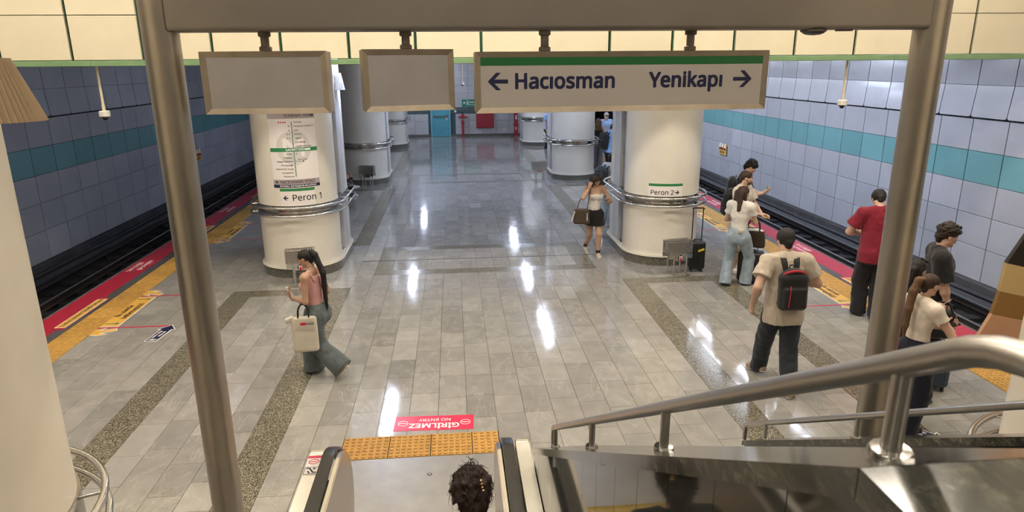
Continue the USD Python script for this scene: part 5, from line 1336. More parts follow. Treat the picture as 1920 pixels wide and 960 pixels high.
def backpack(s, label, mat, accent=None, w=.29, hgt=.43, d=.15, zc=.165, front=True, amat='nylon_red'):
    t = thing('backpack', label, 'backpack', s.loc_, rotz=s.rz_)
    h = s.h; R = s.Rt; bk = .062*s.wide+.02
    C = lambda x, y, z: s.pel+R@V3(x, y, z)                         # metres in the torso frame
    zc = zc*h; yb = -(bk*h)-d/2
    top = zc+hgt/2
    body = [rbox(C(0, yb, zc-.03), (w/2, d/2, hgt/2-.03), .055, R, .03), ell(C(0, yb, top-.10), (w/2*.93, d/2*.95, .11), R, .05), rbox(C(0, yb-d/2+.0, zc-.085), (w/2*.82, .028, .115), .03, R, .02)]
    b = obj('pack_body', nets(body, .009, .003, (14, 14, 10), 9), mat, t, smooth=True)
    ys = yb-d/2+.012
    obj('zip_line', MB().tube([C(w/2*.93*math.sin(a), ys-.004+.05*abs(math.sin(a))**2, top-.115+.10*math.cos(a)) for a in np.linspace(-1.75, 1.75, 24)], .006 if not accent else .013, 6), amat if accent else 'nylon_grey', b)
    if accent:
        obj('red_stripe', MB().tube([C(-.075, ys-.044, zc-.17), C(-.070, ys-.046, zc-.10), C(-.060, ys-.042, zc-.01), C(-.052, ys-.018, zc+.05)], .006, 6), amat, b)
        obj('emblem', MB().cyl(C(.0, ys-.004, zc+.09), C(0, ys-.013, zc+.09), .010, 10), 'gold', b)
    obj('grab_loop', MB().tube([C(-.03, yb+d/2-.02, top-.01), C(-.025, yb+d/2-.02, top+.03), C(.025, yb+d/2-.02, top+.03), C(.03, yb+d/2-.02, top-.01)], .008, 8), mat, b)
    for sg in (-1, 1):
        m = .0*h
        P = [C(sg*.05, yb+d/2, top-.07), C(sg*.07, -bk*h*.75, .315*h), C(sg*.078, -.01*h, .352*h), C(sg*.080, .052*h, .305*h), C(sg*.088, .073*h, .22*h), C(sg*.105, .058*h, .12*h), C(sg*.125, .0, .055*h), C(sg*.12, yb+d/2, zc-hgt/2+.06)]
        P = np.array(P); u = np.linspace(0, 1, len(P)); uu = np.linspace(0, 1, 30)
        Q = np.stack([np.interp(uu, u, P[:, a]) for a in range(3)], 1)
        for _ in range(3): Q[1:-1] = (Q[:-2]+2*Q[1:-1]+Q[2:])/4
        m = MB(); T = np.gradient(Q, axis=0); T /= np.linalg.norm(T, axis=1, keepdims=True); X = np.tile(R@V3(1, 0, 0), (len(Q), 1)); Nn = np.cross(T, X); Nn /= np.linalg.norm(Nn, axis=1, keepdims=True); X = np.cross(Nn, T)
        wd = np.interp(uu, [0, .15, .6, .75, 1], [.028, .032, .030, .012, .011])[:, None]
        ring = np.stack([Q+X*wd+Nn*.004, Q+X*wd-Nn*.006, Q-X*wd-Nn*.006, Q-X*wd+Nn*.004], 1).reshape(-1, 3); f = []
        for i in range(len(Q)-1):
            for k in range(4): f.append((i*4+k, i*4+(k+1) % 4, i*4+4+(k+1) % 4, i*4+4+k))
        f += [(3, 2, 1, 0), tuple(len(ring)-4+k for k in range(4))]
        obj('shoulder_strap', m.add(ring, f), mat, t, smooth=40)
    return t
def suitcase(label, loc, rot, w, d, hgt, mat, handle=1.05, tag_=False, name='suitcase'):
    t = thing(name, label, 'suitcase', loc, rotz=rot)
    b = obj('shell', nets([rbox((0, 0, .05+hgt/2), (w/2, d/2, hgt/2), .045, None, .01)], .008), mat, t, smooth=True)
    for k in range(5): obj('rib', MB().box(-w/2+.05+k*(w-.1)/4-.008, -w/2+.05+k*(w-.1)/4+.008, -d/2-.005, d/2+.005, .11, hgt, .004), mat, b)
    for sx in (-1, 1):
        for sy in (-1, 1): obj('wheel', MB().cyl((sx*(w/2-.05)-.012, sy*(d/2-.04), .028), (sx*(w/2-.05)+.012, sy*(d/2-.04), .028), .027, 16).cyl((sx*(w/2-.05), sy*(d/2-.04), .04), (sx*(w/2-.05), sy*(d/2-.04), .07), .014, 8), 'sole_dark', t)
    for sx in (-.085, .085): obj('handle_rod', MB().cyl((sx, d/2-.045, hgt), (sx, d/2-.045, handle), .009, 10), 'case_black' if tag_ else 'steel_bright', t)
    obj('handle_grip', MB().tube([(-.10, d/2-.045, handle-.02), (-.085, d/2-.045, handle), (.085, d/2-.045, handle), (.10, d/2-.045, handle-.02)], .014, 10), 'case_black', t)
    obj('side_handle', MB().tube([(-.07, 0, hgt+.045), (-.05, 0, hgt+.075), (.05, 0, hgt+.075), (.07, 0, hgt+.045)], .011, 8), 'case_black', t)
    if tag_: obj('luggage_tag', MB().poly(affinity.rotate(sbox(-.055, -.018, .055, .018), 22), 0, .004, FACE_CAM((.05, -d/2-.007, .05+hgt*.72))), 'yellow_tag', t)
    return t
def soft_bag(name, label, loc, rot, w, d, hgt, mat, handles, cat='bag', taper=.85, amp=.008, hmat=None, contents=None, tube=.009):
    """open-topped soft bag hanging or standing at loc (its base); handles: list of polylines in its own frame"""
    t = thing(name, label, cat, loc, rotz=rot)
    pr = [rbox((0, 0, hgt*.5), (w/2, d/2, hgt/2), min(.04, d*.45), None, .02)]
    def post(P, f): return f
    v, f = nets(pr, .009, amp, (7, 9, 6), 4)
    k = np.clip(v[:, 2]/hgt, 0, 1); v[:, 0] *= 1+(taper-1)*(k if taper < 1 else (1-k)*0+k); v[:, 1] *= 1-.25*k
    b = obj('bag_body', (v, f), mat, t, smooth=True)
    for P in handles:
        P = np.array(P, float); u = np.linspace(0, 1, len(P)); uu = np.linspace(0, 1, 24); Q = np.stack([np.interp(uu, u, P[:, a]) for a in range(3)], 1)
        for _ in range(3): Q[1:-1] = (Q[:-2]+2*Q[1:-1]+Q[2:])/4
        obj('handle', MB().tube(Q, tube, 8), hmat or mat, t, smooth=True)
    if contents: obj('cloth_inside', nets([ell((x, y, z), r, None, .03) for x, y, z, r in contents], .008, .008, (20, 20, 20), 2), 'white_cloth', t, smooth=True)
    return t, b

# ------------------------------------------------------------------ woman in a pink top, walking left with a phone
fd = (-.88, .36); loc = (-1.63, 7.53, 0)
sk = skeleton(1.57, 'f', lean=4, pel=(0, .02), drop=.03, feet={'R': ((.06, .17, .07), 0, 0), 'L': ((-.055, -.27, .17), -5, 48)},
              hands={'L': ((-.13, .25, .99), (-.3, -.5, -1), (.05, .55, .8), (.35, -.75, .4), .45), 'R': ((.20, .16, .82), (.3, -1, -.2), None, None, .4)}, head=(8, 16, 0))
s = make('person', 'woman in a pink sleeveless top and grey wide trousers walking left with a phone', loc, fd, sk, skinm='skin_tan', hair='tail', hairm='hair_black', res=.009,
         tops=[('tank_top', crop_top(sk, .006, .055, .285), 'top_pink', .002, None)], legs=[('wide_trousers', trousers(sk, .014, .075, knee=.030, flare=.065, thigh=.012), 'jeans_grey', .006, None)], shoes=('shoe_tan', 'sole_white'))
z, c, R = sk.hs, sk.hc, sk.Rh; H = lambda x, y, w: c+R@(V3(x, y, w)*z)
tl = [H(0, -.50, .25), H(.02, -.62, .04), sk.T(.006, -.098, .305), sk.T(.014, -.086, .20), sk.T(.018, -.080, .10), sk.T(.016, -.084, .02)]
obj('ponytail', nets([cone(a, b, r0, r1, .02) for a, b, r0, r1 in zip(tl[:-1], tl[1:], (.03, .036, .034, .030, .022), (.036, .034, .030, .022, .008))], .006, .006, (60, 60, 10), 2), 'hair_black', s.obj, smooth=True)
obj('bag_strap', MB().tube([sk.T(.06, -.055, .26), sk.T(.068, -.02, .325), sk.T(.066, .03, .315), sk.T(.06, .06, .25)], .007, 8), 'nylon_red', s.obj, smooth=True)
phone(s, 'L', 'white phone in the left hand of the woman in pink', 'phone_white')
e = s.world(sk.el['L']*.72+sk.wr['L']*.28)
hd = [[(-.06, -.02, .42), (-.055, -.02, .52), (-.02, .0, .575), (.02, .0, .575), (.055, -.02, .52), (.06, -.02, .42)], [(-.06, .02, .42), (-.055, .02, .52), (-.02, .01, .575), (.02, .01, .575), (.055, .02, .52), (.06, .02, .42)]]
t, b = soft_bag('tote_bag', 'cream canvas tote bag with red print hanging from the arm of the woman in pink', (e[0]+.015, e[1]-.05, e[2]-.60), 6, .29, .09, .43, 'canvas', hd, 'tote bag', taper=.99, amp=.005, hmat='nylon_black')
obj('red_print', MB().box(-.035, .03, -.066, -.061, .345, .375), 'sticker_red', b); obj('dark_print', MB().box(.034, .115, -.066, -.061, .345, .372), 'ink_grey', b)
obj('side_flap', nets([rbox((-.155, 0, .40), (.05, .035, .03), .02, RY(-20))], .008, .004, (20, 20, 20)), 'canvas', b, smooth=True)

# ------------------------------------------------------------------ woman in a white strapless top, walking towards the stairs
fd = (.10, -1.0); loc = (2.62, 12.22, 0)
sk = skeleton(1.62, 'f', lean=3, feet={'R': ((.08, -.36, .13), 4, 35), 'L': ((-.045, .06, .073), -3, 0)}, drop=.02, pel=(.01, -.08),
              hands={'R': ((.155, .06, 1.35), (.75, .1, -1), (-.35, -.1, .9), (-.6, -.6, 0), .5), 'L': ((-.165, .22, 1.08), (-.7, -.5, -.6), (.35, .75, .5), (.3, -.5, .8), .45)}, head=(16, 30, 6))
sk.wide = .97
pr = []
for z0, z1, a0, a1, b0, b1 in ((-.145, .075, .118, .078, .086, .062),):
    pass
skirt = [dict(p, clip=[(sk.P(0, 0, .085), V3(0, 0, 1))]) for p in torso_prims(sk, .015, True, False)]
hemz = [(sk.P(0, 0, .085), V3(0, 0, 1)), (sk.P(0, 0, -.128), V3(0, 0, -1))]
ends = {q: sk.hip[q]+(sk.kn[q]-sk.hip[q])*.75 for q in 'LR'}; mid_a, mid_b = (sk.hip['L']+sk.hip['R'])/2, (ends['L']+ends['R'])/2
skirt += [cone(a_, b_, .060*1.62+.012, .054*1.62+.026, .05, clip=hemz) for a_, b_ in ((sk.hip['L'], ends['L']), (sk.hip['R'], ends['R']), (mid_a, mid_b))]
s = make('person', 'woman in a white strapless top and black mini skirt walking towards the camera', loc, fd, sk, skinm='skin_tan', hair='longwavy', hairm='hair_dark', res=.010, lips='lip_red',
         tops=[('strapless_top', crop_top(sk, .010, .055, .235, False), 'satin_white', .006, None)], legs=[('mini_skirt', skirt, 'skirt_black', .004, None)], shoes=('shoe_cream', 'sole_white'))
for q in 'LR':
    a = sk.an[q]; d = unit(sk.kn[q]-a); obj('sock', MB().cyl(a+d*.005, a+d*.075, .041, 16, .042), 'sock_black', s.obj, smooth=True)
P = [sk.T(-.03, .07, .24), sk.T(-.045, .062, .27)]
phone(s, 'L', 'dark phone held up by the woman in the white strapless top')
t, b = soft_bag('shoulder_bag', 'brown leather shoulder bag at the right hip of the woman in the black skirt', (2.335, 12.14, .67), -6, .31, .11, .29, 'bag_brown', [[(-.08, 0, .27), (-.06, 0, .40), (.03, 0, .56), (.14, .04, .68), (.15, .06, .67)], [(.10, 0, .27), (.13, 0, .45), (.16, .04, .66)]], 'bag', taper=.9, amp=.006, tube=.008)
obj('pale_strap', MB().tube([(-.13, -.05, .25), (-.17, -.05, .12), (-.19, -.05, .05)], .012, 8), 'canvas', b); m = MB()
for k in range(5): m.mesh(trimesh.creation.icosphere(1, .012), mat4((1, 0, 0), (0, 1, 0), (0, 0, 1), (.10, -.062, .20-.03*k)))
obj('bead_charm', m, 'bead_white', b, smooth=True)

# ------------------------------------------------------------------ the three waiting beside the right column
fd = (.62, .78); loc = (4.50, 10.22, 0)
sk = skeleton(1.66, 'f', lean=2, hipyaw=8, twist=-6, feet={'L': ((-.10, -.02, .075), 15, 0), 'R': ((.17, .19, .075), -30, 0)}, pel=(.03, .06), drop=.02,
              hands={'R': ((.10, .34, 1.10), (.8, -.3, -1), (-.35, .9, .1), (0, 0, -1), .5), 'L': ((-.06, .36, 1.08), (-.8, -.3, -1), (.4, .9, .1), (0, 0, -1), .5)}, head=(-34, 2, 0))
s = make('person', 'woman with long brown hair in a white tee and light blue jeans, seen from behind', loc, fd, sk, skinm='skin_light', hair='long', hairm='hair_brown', res=.010,
         tops=[('white_tee', shirt(sk, .014, .50, .045, .014), 'tee_white', .007, None)], legs=[('jeans', trousers(sk, .011, .085, knee=.016, flare=.036, thigh=.004), 'jeans_light', .006, None)], shoes=('shoe_black', 'sole_dark'))
obj('jeans_patch', nets([rbox(sk.P(.02, -.072, .052), (.035, .008, .017), .004)], .004), 'leather_tan', s.obj)
fd = (.70, -.68); loc = (4.88, 10.98, 0)
sk = skeleton(1.78, 'm', lean=2, hands={'L': ((-.10, .34, 1.06), (-1, -.3, -.7), (.2, 1, .1), (.2, 0, -1), .5), 'R': ((.14, .30, 1.10), (1, -.3, -.7), (-.2, 1, .1), (0, 0, -1), .5)}, head=(18, 4, 0))
s = make('person', 'bearded man in a sand coloured tee with a black backpack, behind the woman in jeans', loc, fd, sk, skinm='skin_light', hair='fade', hairm='hair_brown', res=.010,
         tops=[('loose_tee', shirt(sk, .024, .72, -.09, .03), 'tee_sand', .007, None)], legs=[('shorts', trousers(sk, .022, .06, knee=.03, hem=.46, flare=.04), 'trousers_beige', .005, None)], shoes=('shoe_white', 'sole_white'))
z, c, R = sk.hs, sk.hc, sk.Rh; H = lambda x, y, w: c+R@(V3(x, y, w)*z)
obj('beard', nets([ell(H(0, .22, -.36), np.array([.20, .16, .14])*z, R, .02), cone(H(-.26, .06, -.12), H(-.12, .25, -.36), .04*z, .07*z, .02), cone(H(.26, .06, -.12), H(.12, .25, -.36), .04*z, .07*z, .02), cone(H(-.09, .365, -.19), H(.09, .365, -.19), .035*z, .035*z, .01), ell(H(0, .41, -.245), np.array([.1, .09, .045])*z, R, .01, sub=True)], .005, .003, (120, 120, 60)), 'hair_brown', s.obj, smooth=True)
backpack(s, 'black backpack on the bearded man in the sand tee', 'nylon_black', w=.30, hgt=.46)
t = thing('yellow_packet', 'small bright yellow packet in the hand of the bearded man', 'packet', (0, 0, 0)); p = s.world(sk.wr['L']+sk.hd['L'][0]*.07); v, f = cbox(.05, .09, .02, .004); obj('packet', (v+p+V3(0, 0, -.035), f), 'yellow_tag', t)
fd = (.88, -.35); loc = (5.38, 12.1, 0)
sk = skeleton(1.80, 'm', lean=4, hands={'R': ((.10, .36, 1.22), (.8, -.4, -.8), (-.1, .9, .4), (0, -.4, .9), .5), 'L': ((-.08, .36, 1.18), (-.8, -.4, -.8), (.1, .9, .4), (0, -.4, .9), .5)}, head=(0, 22, 0))
s = make('person', 'man with tousled dark hair in a black tee, farthest back of three', loc, fd, sk, skinm='skin_light', hair='curly', hairm='hair_black', res=.012,
         tops=[('black_tee', shirt(sk, .02, .62, -.09, .02), 'tee_black', .006, None)], legs=[('dark_trousers', trousers(sk, .014, .06, knee=.015, flare=.02), 'trousers_black', .005, None)], shoes=('shoe_black', 'sole_white'))
backpack(s, 'black backpack on the man farthest back of the three waiting', 'nylon_black', w=.31, hgt=.48)
t = thing('green_bottle', 'small green object in the hand of the man in a black tee', 'bottle', (0, 0, 0)); p = s.world(sk.wr['R']+sk.hd['R'][0]*.08+V3(0, 0, .03)); obj('bottle', MB().cyl(p+V3(0, 0, -.05), p+V3(0, 0, .05), .016, 12).cyl(p+V3(0, 0, .05), p+V3(0, 0, .065), .009, 12), 'green_plastic', t, smooth=40)
suitcase('black suitcase standing under the brown bag beside the woman in jeans', (4.86, 10.36, 0), -28, .40, .25, .50, 'case_black', handle=.92)
suitcase('black suitcase with a yellow tag beside the right column and its basket stand', (4.21, 11.12, 0), -8, .27, .23, .50, 'case_black', handle=1.12, tag_=True)
c0 = V3(4.86, 10.36, .632)
soft_bag('travel_bag', 'dark brown soft bag with white cloth inside, on top of the black suitcase', tuple(c0-V3(0, 0, .0)), -28, .40, .20, .27, 'bag_dark_brown', [[(-.10, -.07, .25), (-.09, -.06, .38), (-.03, -.02, .47), (.03, -.02, .47), (.09, -.06, .38), (.10, -.07, .25)], [(-.10, .07, .25), (-.09, .06, .38), (-.03, .0, .47), (.03, .0, .47), (.09, .06, .38), (.10, .07, .25)]], 'bag', taper=.86, amp=.012, contents=[(-.06, 0, .27, (.07, .05, .035)), (.04, .01, .275, (.06, .05, .03)), (.11, 0, .265, (.05, .04, .03))], tube=.011)

# ------------------------------------------------------------------ man with the black and red backpack
fd = (.16, 1.0); loc = (3.55, 6.62, 0)
sk = skeleton(1.83, 'm', lean=5, wide=1.06, twist=4, feet={'L': ((-.10, .42, .095), 24, 12), 'R': ((.07, -.16, .085), -6, 4)}, pel=(-.01, .06), drop=.02,
              hands={'L': ((-.33, .08, .99), (-.4, -1, .1), (-.05, .25, -1), (.95, .3, 0), .4), 'R': ((.17, .34, 1.20), (1, -.5, -.6), (-.35, .85, .4), (-.5, -.5, .6), .5)}, head=(3, 12, 0))
s = make('person', 'man in a beige polo and dark jeans walking away with a black and red backpack', loc, fd, sk, skinm='skin_light', hair='short', hairm='hair_black', res=.009,
         tops=[('polo_shirt', shirt(sk, .020, .60, -.075, .024, neck=.043), 'polo_beige', .007, None)], legs=[('dark_jeans', trousers(sk, .012, .05, knee=.014, flare=.022), 'denim_dark', .007, None)], shoes=('shoe_tan', 'sole_white'))
obj('polo_collar', MB().tube([sk.neck0+sk.Rt@(V3(.060*math.sin(a), -.058*math.cos(a)+.012, .022-.012*abs(a)))  for a in np.linspace(-2.2, 2.2, 22)], .014, 8), 'polo_beige', s.obj, smooth=True)
backpack(s, 'black backpack with a red zip arch and stripe on the man in the beige polo', 'nylon_black', accent=True, w=.30, hgt=.45, d=.14, zc=.15)

# ------------------------------------------------------------------ right edge group
fd = (.30, 1.0); loc = (5.88, 8.68, 0)
sk = skeleton(1.84, 'm', lean=6, wide=1.08, hands={'L': ((-.16, .30, 1.16), (-1, -.6, -.4), (.4, .8, .4), (.3, -.5, .8), .5), 'R': ((.14, .32, 1.16), (1, -.6, -.4), (-.3, .8, .4), (-.3, -.5, .8), .5)}, feet={'L': ((-.10, .06, .083), 8, 0), 'R': ((.09, -.09, .083), -12, 0)}, head=(0, 36, 0))
s = make('person', 'man in a dark red tee and black trousers, head bowed, behind the right post', loc, fd, sk, skinm='skin_light', hair='short', hairm='hair_black', res=.010,
         tops=[('red_tee', shirt(sk, .024, .66, -.075, .028), 'tee_red', .006, None)], legs=[('black_trousers', trousers(sk, .018, .05, knee=.022, flare=.03), 'trousers_black', .006, None)], shoes=('shoe_black', 'sole_dark'))
for q in 'LR': obj('red_laces', MB().tube([sk.an[q]+RZ3(sk.toe[q][0])@V3(x, .06+.012*k, .005-.004*k) for k, x in enumerate((-.02, .02, -.018, .018, -.015))], .006, 6), 'nylon_red', s.obj, smooth=True)
fd = (.86, -.44); loc = (5.38, 6.82, 0)
sk = skeleton(1.79, 'm', lean=1, hands={'R': ((.20, .14, .86), (.6, -1, .1), (-.1, .2, -1), (-.9, .2, 0), .5), 'L': ((-.24, .06, .86), (-.6, -1, .1), None, None, .4)}, head=(14, 8, 0))
s = make('person', 'young curly haired man with a moustache in a loose black tee', loc, fd, sk, skinm='skin_light', hair='curly', hairm='hair_dark', res=.009,
         tops=[('long_tee', shirt(sk, .026, .80, -.13, .03, neck=.044), 'tee_black', .006, None)], legs=[('grey_trousers', trousers(sk, .018, .05, knee=.02, flare=.03), 'trousers_grey', .006, None)], shoes=('shoe_black', 'sole_white'))
z, c, R = sk.hs, sk.hc, sk.Rh; H = lambda x, y, w: c+R@(V3(x, y, w)*z)
obj('moustache', nets([cone(H(-.11, .365, -.215), H(0, .405, -.185), .018*z, .026*z, .01), cone(H(.11, .365, -.215), H(0, .405, -.185), .018*z, .026*z, .01), ell(H(0, .33, -.40), np.array([.07, .05, .05])*z, R, .01)], .004), 'hair_dark', s.obj, smooth=True)
gl = thing('sunglasses', 'dark sunglasses pushed up on the hair of the curly haired young man', 'sunglasses', loc, rotz=s.rz_)
for sx in (-1, 1): obj('lens', MB().mesh(trimesh.creation.icosphere(2, 1.0), np.vstack([np.column_stack([R@np.diag([.13*z, .04*z, .085*z]), H(sx*.15, .36, .52)]), [0, 0, 0, 1]])), 'dark_glass', gl, smooth=True)
obj('bridge', MB().tube([H(-.05, .40, .53), H(0, .41, .545), H(.05, .40, .53)], .02*z, 6), 'phone_black', gl)
for sx in (-1, 1): obj('temple', MB().tube([H(sx*.27, .30, .53), H(sx*.40, .05, .40), H(sx*.40, -.12, .25)], .018*z, 6), 'phone_black', gl)
fd = (.97, .10); loc = (4.38, 5.66, 0)
sk = skeleton(1.62, 'f', lean=2, hands={'R': ((.07, .175, 1.235), (.45, .55, -1), (-.35, .05, .9), (-.8, .35, .2), .75), 'L': ((.01, .29, 1.07), (-.7, -.5, -.6), (.12, .9, .22), (.1, -.25, .95), .45)}, feet={'L': ((-.06, .02, .07), 10, 0), 'R': ((.06, -.02, .07), -8, 0)}, head=(4, 4, 0))
s = make('person', 'woman with a long ponytail, white tee and navy trousers', loc, fd, sk, skinm='skin_light', hair='tail', hairm='hair_brown', res=.008, lips='lip',
         tops=[('white_tee', shirt(sk, .009, .46, .085, .010, neck=.044), 'tee_ivory', .003, None)], legs=[('wide_trousers', trousers(sk, .013, .105, knee=.035, flare=.055, thigh=.016, hem=.02), 'trousers_navy', .005, None)], shoes=('shoe_black', 'sole_dark'))
z, c, R = sk.hs, sk.hc, sk.Rh; H = lambda x, y, w: c+R@(V3(x, y, w)*z)
tl = [H(0, -.46, .26), H(-.02, -.66, .20), H(-.03, -.80, -.3), H(-.02, -.84, -1.1), H(0, -.80, -1.9), H(0, -.74, -2.5)]
obj('ponytail', nets([cone(a, b, r0, r1, .02) for a, b, r0, r1 in zip(tl[:-1], tl[1:], (.026, .034, .038, .036, .026), (.034, .038, .036, .026, .010))], .005, .003, (90, 90, 12), 2), 'hair_light', s.obj, smooth=True)
obj('hair_tie', MB().tube([H(.055*math.cos(a), -.56, .235+.055*math.sin(a)) for a in np.linspace(0, 6.28, 14)], .008, 6), 'gold', s.obj, smooth=True)
obj('bracelet', MB().tube([sk.wr['R']+unit(sk.el['R']-sk.wr['R'])*.02+.030*(math.cos(a)*unit(np.cross(sk.hd['R'][0], V3(0, 1, 0)))+math.sin(a)*V3(0, 1, 0)) for a in np.linspace(0, 6.28, 20)], .003, 6), 'gold', s.obj, smooth=True)
phone(s, 'L', 'black phone in the hand of the woman with the long ponytail')
t = thing('pen', 'thin dark pen held to the mouth of the woman with the ponytail', 'pen', loc, rotz=s.rz_)
p = sk.wr['R']+sk.hd['R'][0]*.085; obj('barrel', MB().cyl(p+V3(0, -.02, 0), p+V3(.0, .10, .055), .004, 8), 'leather_tan', t); obj('tip', MB().cyl(p+V3(0, .10, .055), p+V3(0, .16, .083), .0035, 8, .002), 'phone_black', t)
fd = (.95, -.05); loc = (4.66, 6.25, 0)
sk = skeleton(1.58, 'f', lean=2, head=(0, 6, 0), feet={'L': ((-.06, .0, .07), 10, 0), 'R': ((.08, .22, .07), -8, 0)})
s = make('person', 'dark haired woman behind the right post, sunglasses on her head', loc, fd, sk, skinm='skin_light', hair='long', hairm='hair_black', res=.011,
         tops=[('striped_top', shirt(sk, .012, .5, -.05, .014), 'tee_black', .005, None)], legs=[('beige_trousers', trousers(sk, .014, .08, knee=.03, flare=.05), 'trousers_beige', .005, None)], shoes=('sandal_pink', 'sole_dark', 'sandal'))
z, c, R = sk.hs, sk.hc, sk.Rh; H = lambda x, y, w: c+R@(V3(x, y, w)*z)
gl = thing('sunglasses', 'dark sunglasses on the head of the dark haired woman behind the post', 'sunglasses', loc, rotz=s.rz_)
for sx in (-1, 1): obj('lens', MB().mesh(trimesh.creation.icosphere(2, 1.0), np.vstack([np.column_stack([R@np.diag([.16*z, .03*z, .09*z]), H(sx*.17, .24, .545)]), [0, 0, 0, 1]])), 'dark_glass', gl, smooth=True)
obj('bridge', MB().tube([H(-.05, .31, .55), H(0, .32, .56), H(.05, .31, .55)], .02*z, 6), 'phone_black', gl)
suitcase('dark blue suitcase under a black bag at the right platform group', (5.25, 6.50, 0), -20, .35, .25, .50, 'case_blue', handle=.98)
soft_bag('shoulder_bag', 'black travel bag set on the dark blue suitcase', (5.25, 6.48, .632), -20, .30, .17, .30, 'nylon_black', [[(-.1, -.05, .28), (-.06, -.03, .40), (.06, -.03, .40), (.1, -.05, .28)]], 'bag', taper=.9, amp=.012, tube=.012)

# ------------------------------------------------------------------ woman on the escalator, seen from behind and above
loc = (.03, 2.50, .252)
sk = skeleton(1.60, 'f', lean=2, head=(4, 8, 0), feet={'L': ((-.07, .03, .07), 6, 0), 'R': ((.07, .0, .07), -6, 0)})
s = make('person', 'woman with messy dark auburn hair pinned up, riding down the escalator', loc, (.02, 1.0), sk, skinm='skin_light', hair='bun', hairm='hair_auburn', res=.009,
         tops=[('dark_top', shirt(sk, .012, .5, -.05, .014), 'tee_black', .005, None)], legs=[('dark_trousers', trousers(sk, .013, .07, knee=.02, flare=.03), 'trousers_black', .005, None)], shoes=('shoe_black', 'sole_dark'))
z, c, R = sk.hs, sk.hc, sk.Rh; H = lambda x, y, w: c+R@(V3(x, y, w)*z)
r_ = np.random.default_rng(11); pts, cnt, wid = [], [], []
for k in range(900):
    a, b = r_.uniform(0, 2*math.pi), r_.uniform(.05, 2.2)
    if math.sin(a) > .25 and b > .8: continue
    d = np.array([math.cos(a)*math.sin(b), math.sin(a)*math.sin(b), math.cos(b)]); p = np.array([.40*d[0], -.10+.47*d[1], .16+.42*d[2]])*.97
    if k < 60: p = np.array([.04, -.26, .56])+r_.normal(0, .07, 3)
    tng = np.cross(d, r_.normal(0, 1, 3)); tng /= np.linalg.norm(tng); L = r_.uniform(.15, .48); cu = r_.choice([-1, 1])*r_.uniform(2.5, 6.0); n = 12; q = p.copy(); out = d*r_.uniform(.05, .55)+(np.array([0, 0, .5]) if k < 60 else 0)
    for j in range(n):
        pts.append(H(*q)); wid.append(.0030*(1-.75*j/n)); q = q+(tng*.8*math.cos(cu*j/n)+out*(.75-.5*j/n)+np.array([0, 0, -.45*(j/n) if k >= 60 else 0])+np.cross(d, tng)*math.sin(cu*j/n))*L/n
    cnt.append(n)
bc = UsdGeom.BasisCurves.Define(stage, str(s.obj.GetPath())+'/loose_strands')
bc.CreateTypeAttr('cubic'); bc.CreateBasisAttr('catmullRom'); bc.CreateCurveVertexCountsAttr(cnt); bc.CreatePointsAttr(Vt.Vec3fArray.FromNumpy(np.array(pts, np.float32))); bc.CreateWidthsAttr(Vt.FloatArray.FromNumpy(np.array(wid, np.float32))); bc.SetWidthsInterpolation('vertex')
UsdShade.MaterialBindingAPI.Apply(bc.GetPrim()).Bind(LOOK['hair_auburn']); tag(bc.GetPrim(), kind='stuff')
m = MB()
for k in range(4): m.mesh(trimesh.creation.icosphere(1, .0075), mat4((1, 0, 0), (0, 1, 0), (0, 0, 1), H(.17+.012*k, -.47-.015*k, .44-.065*k)))
obj('hair_clip', m, 'gold', s.obj, smooth=True, label='small gold hair clip')

# ------------------------------------------------------------------ people farther away
sk = skeleton(1.72, 'm'); make('person', 'far man in a light blue shirt and black trousers beside the farthest right column', (4.06, 29.45, 0), (.9, -.3), sk, skinm='skin_light', hair='short', hairm='hair_black', res=.016, eyes=False,
     tops=[('blue_shirt', shirt(sk, .022, .6, -.03, .02), 'shirt_blue', .004, None)], legs=[('black_trousers', trousers(sk, .016, .06, knee=.015, flare=.02), 'trousers_black', .004, None)], shoes=('shoe_black', 'sole_dark'))
sk = skeleton(1.74, 'f', hands={'L': ((-.13, -.02, 1.52), (-1, .1, -.25), (.5, -.2, .8), (.8, 0, 0), .5)}, feet={'L': ((-.14, .05, .07), 10, 0), 'R': ((.06, -.03, .07), -10, 0)})
make('person', 'woman with long light hair in a black top and grey trousers, seen from behind', (4.97, 23.1, 0), (.12, 1), sk, skinm='skin_light', hair='long', hairm='hair_light', res=.014, eyes=False,
     tops=[('black_top', crop_top(sk, .008, .08, .25), 'tee_black', .003, None)], legs=[('grey_trousers', trousers(sk, .012, .12, knee=.025, flare=.045), 'trousers_grey', .005, None)], shoes=('shoe_white', 'sole_white'))
sk = skeleton(1.80, 'm'); s = make('person', 'grey haired man with sunglasses and a light blue shirt, facing the camera', (5.68, 25.1, 0), (.35, -1), sk, skinm='skin_light', hair='grey', hairm='hair_grey', res=.014,
     tops=[('sky_shirt', shirt(sk, .02, .6, -.08, .02), 'shirt_blue', .004, None)], legs=[('trousers', trousers(sk, .016, .06, knee=.015, flare=.02), 'trousers_grey', .004, None)], shoes=('shoe_black', 'sole_dark'))
z, c, R = sk.hs, sk.hc, sk.Rh; H = lambda x, y, w: c+R@(V3(x, y, w)*z)
gl = thing('sunglasses', 'dark sunglasses worn by the grey haired man', 'sunglasses', s.loc_, rotz=s.rz_)
for sx in (-1, 1): obj('lens', MB().mesh(trimesh.creation.icosphere(1, 1.0), np.vstack([np.column_stack([R@np.diag([.14*z, .05*z, .10*z]), H(sx*.15, .40, .02)]), [0, 0, 0, 1]])), 'dark_glass', gl, smooth=True)
obj('bridge', MB().tube([H(-.33, .12, .05), H(-.26, .34, .05), H(0, .43, .05), H(.26, .34, .05), H(.33, .12, .05)], .02*z, 6), 'phone_black', gl)
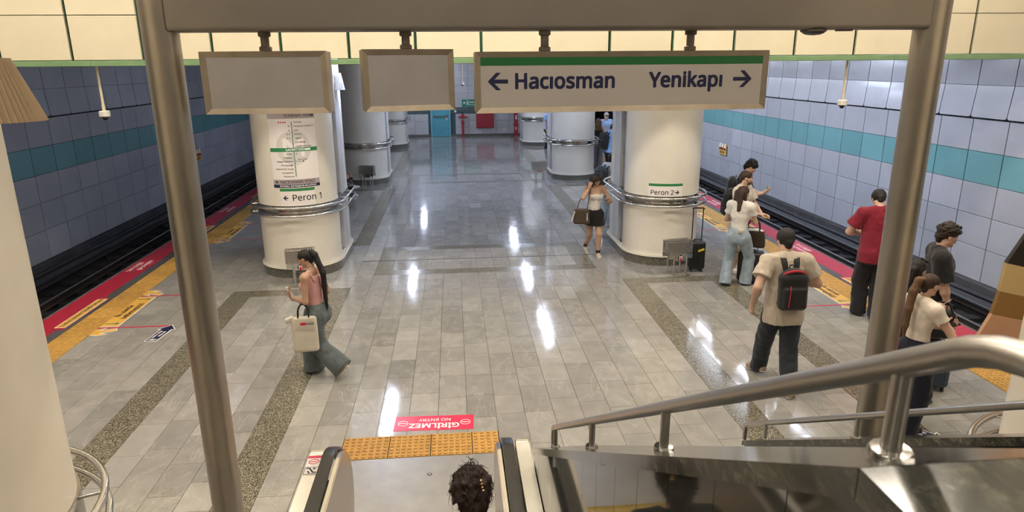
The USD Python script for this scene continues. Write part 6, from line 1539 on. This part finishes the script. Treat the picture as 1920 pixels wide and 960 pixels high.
sk = skeleton(1.74, 'm', lean=6, hands={'L': ((-.1, .32, 1.12), (-1, -.4, -.5), None, None, .5), 'R': ((.1, .32, 1.1), (1, -.4, -.5), None, None, .5)}, head=(0, 26, 0))
s = make('person', 'man in a bright blue shirt with a big black backpack, facing right', (4.90, 21.1, 0), (.95, .30), sk, skinm='skin_light', hair='short', hairm='hair_black', res=.014, eyes=False,
     tops=[('blue_shirt', shirt(sk, .020, .62, -.03, .02), 'shirt_sky', .005, None)], legs=[('black_trousers', trousers(sk, .016, .06, knee=.015, flare=.02), 'trousers_black', .004, None)], shoes=('shoe_black', 'sole_dark'))
backpack(s, 'big black backpack on the man in the bright blue shirt', 'nylon_black', w=.34, hgt=.52, d=.2)
sk = skeleton(1.62, 'm', lean=6); s = make('person', 'person in a white shirt with a dark backpack, mostly hidden by the right column', (3.43, 14.75, 0), (.9, .35), sk, skinm='skin_tan', hair='short', hairm='hair_black', res=.013, eyes=False,
     tops=[('white_shirt', shirt(sk, .026, .7, -.09, .03), 'shirt_whitecool', .008, None)], legs=[('jeans', trousers(sk, .014, .06, knee=.015, flare=.02), 'jeans_light', .004, None)], shoes=('shoe_white', 'sole_white'))
backpack(s, 'dark grey backpack on the person in the white shirt', 'nylon_grey', w=.33, hgt=.46, d=.2)
sk = skeleton(1.74, 'm', lean=-4, pel=(0, -.10), drop=.47, feet={'L': ((-.10, .32, .08), 8, 0), 'R': ((.04, .42, .30), -8, -18)}, hands={'L': ((-.2, .25, .62), (-1, -.4, -.3), None, None, .4), 'R': ((.2, .25, .62), (1, -.4, -.3), None, None, .4)}, head=(0, 10, 0))
s = make('person', 'seated person in black with white shoes, mostly hidden behind the line map column', (-3.28, 19.0, 0), (.96, -.1), sk, skinm='skin_light', hair='short', hairm='hair_black', res=.014, eyes=False,
     tops=[('black_top', shirt(sk, .02, .9, -.04, .02), 'tee_black', .005, None)], legs=[('black_trousers', trousers(sk, .016, .06, knee=.015, flare=.03), 'trousers_black', .004, None)], shoes=('shoe_white', 'sole_white'))
t = thing('seat_box', 'low dark case that the seated person sits on behind the line map column', 'case', (-3.40, 19.01, 0), rotz=5)
obj('shell', nets([rbox((0, 0, .17), (.21, .25, .17), .03)], .009), 'case_black', t, smooth=True); obj('clasp', MB().box(.208, .218, -.05, .05, .17, .22, .003), 'steel', t)
# carton standing far right behind the group
t = thing('cardboard_carton', 'brown cardboard carton on the floor behind the woman in grey trousers', 'carton', (5.28, 23.6, 0), rotz=20)
obj('carton_body', MB().box(-.16, .16, -.2, .2, 0, .50, .006), 'leather_tan', t); obj('tape_strip', MB().box(-.03, .03, -.202, .202, .10, .5025, .001), 'canvas', t)
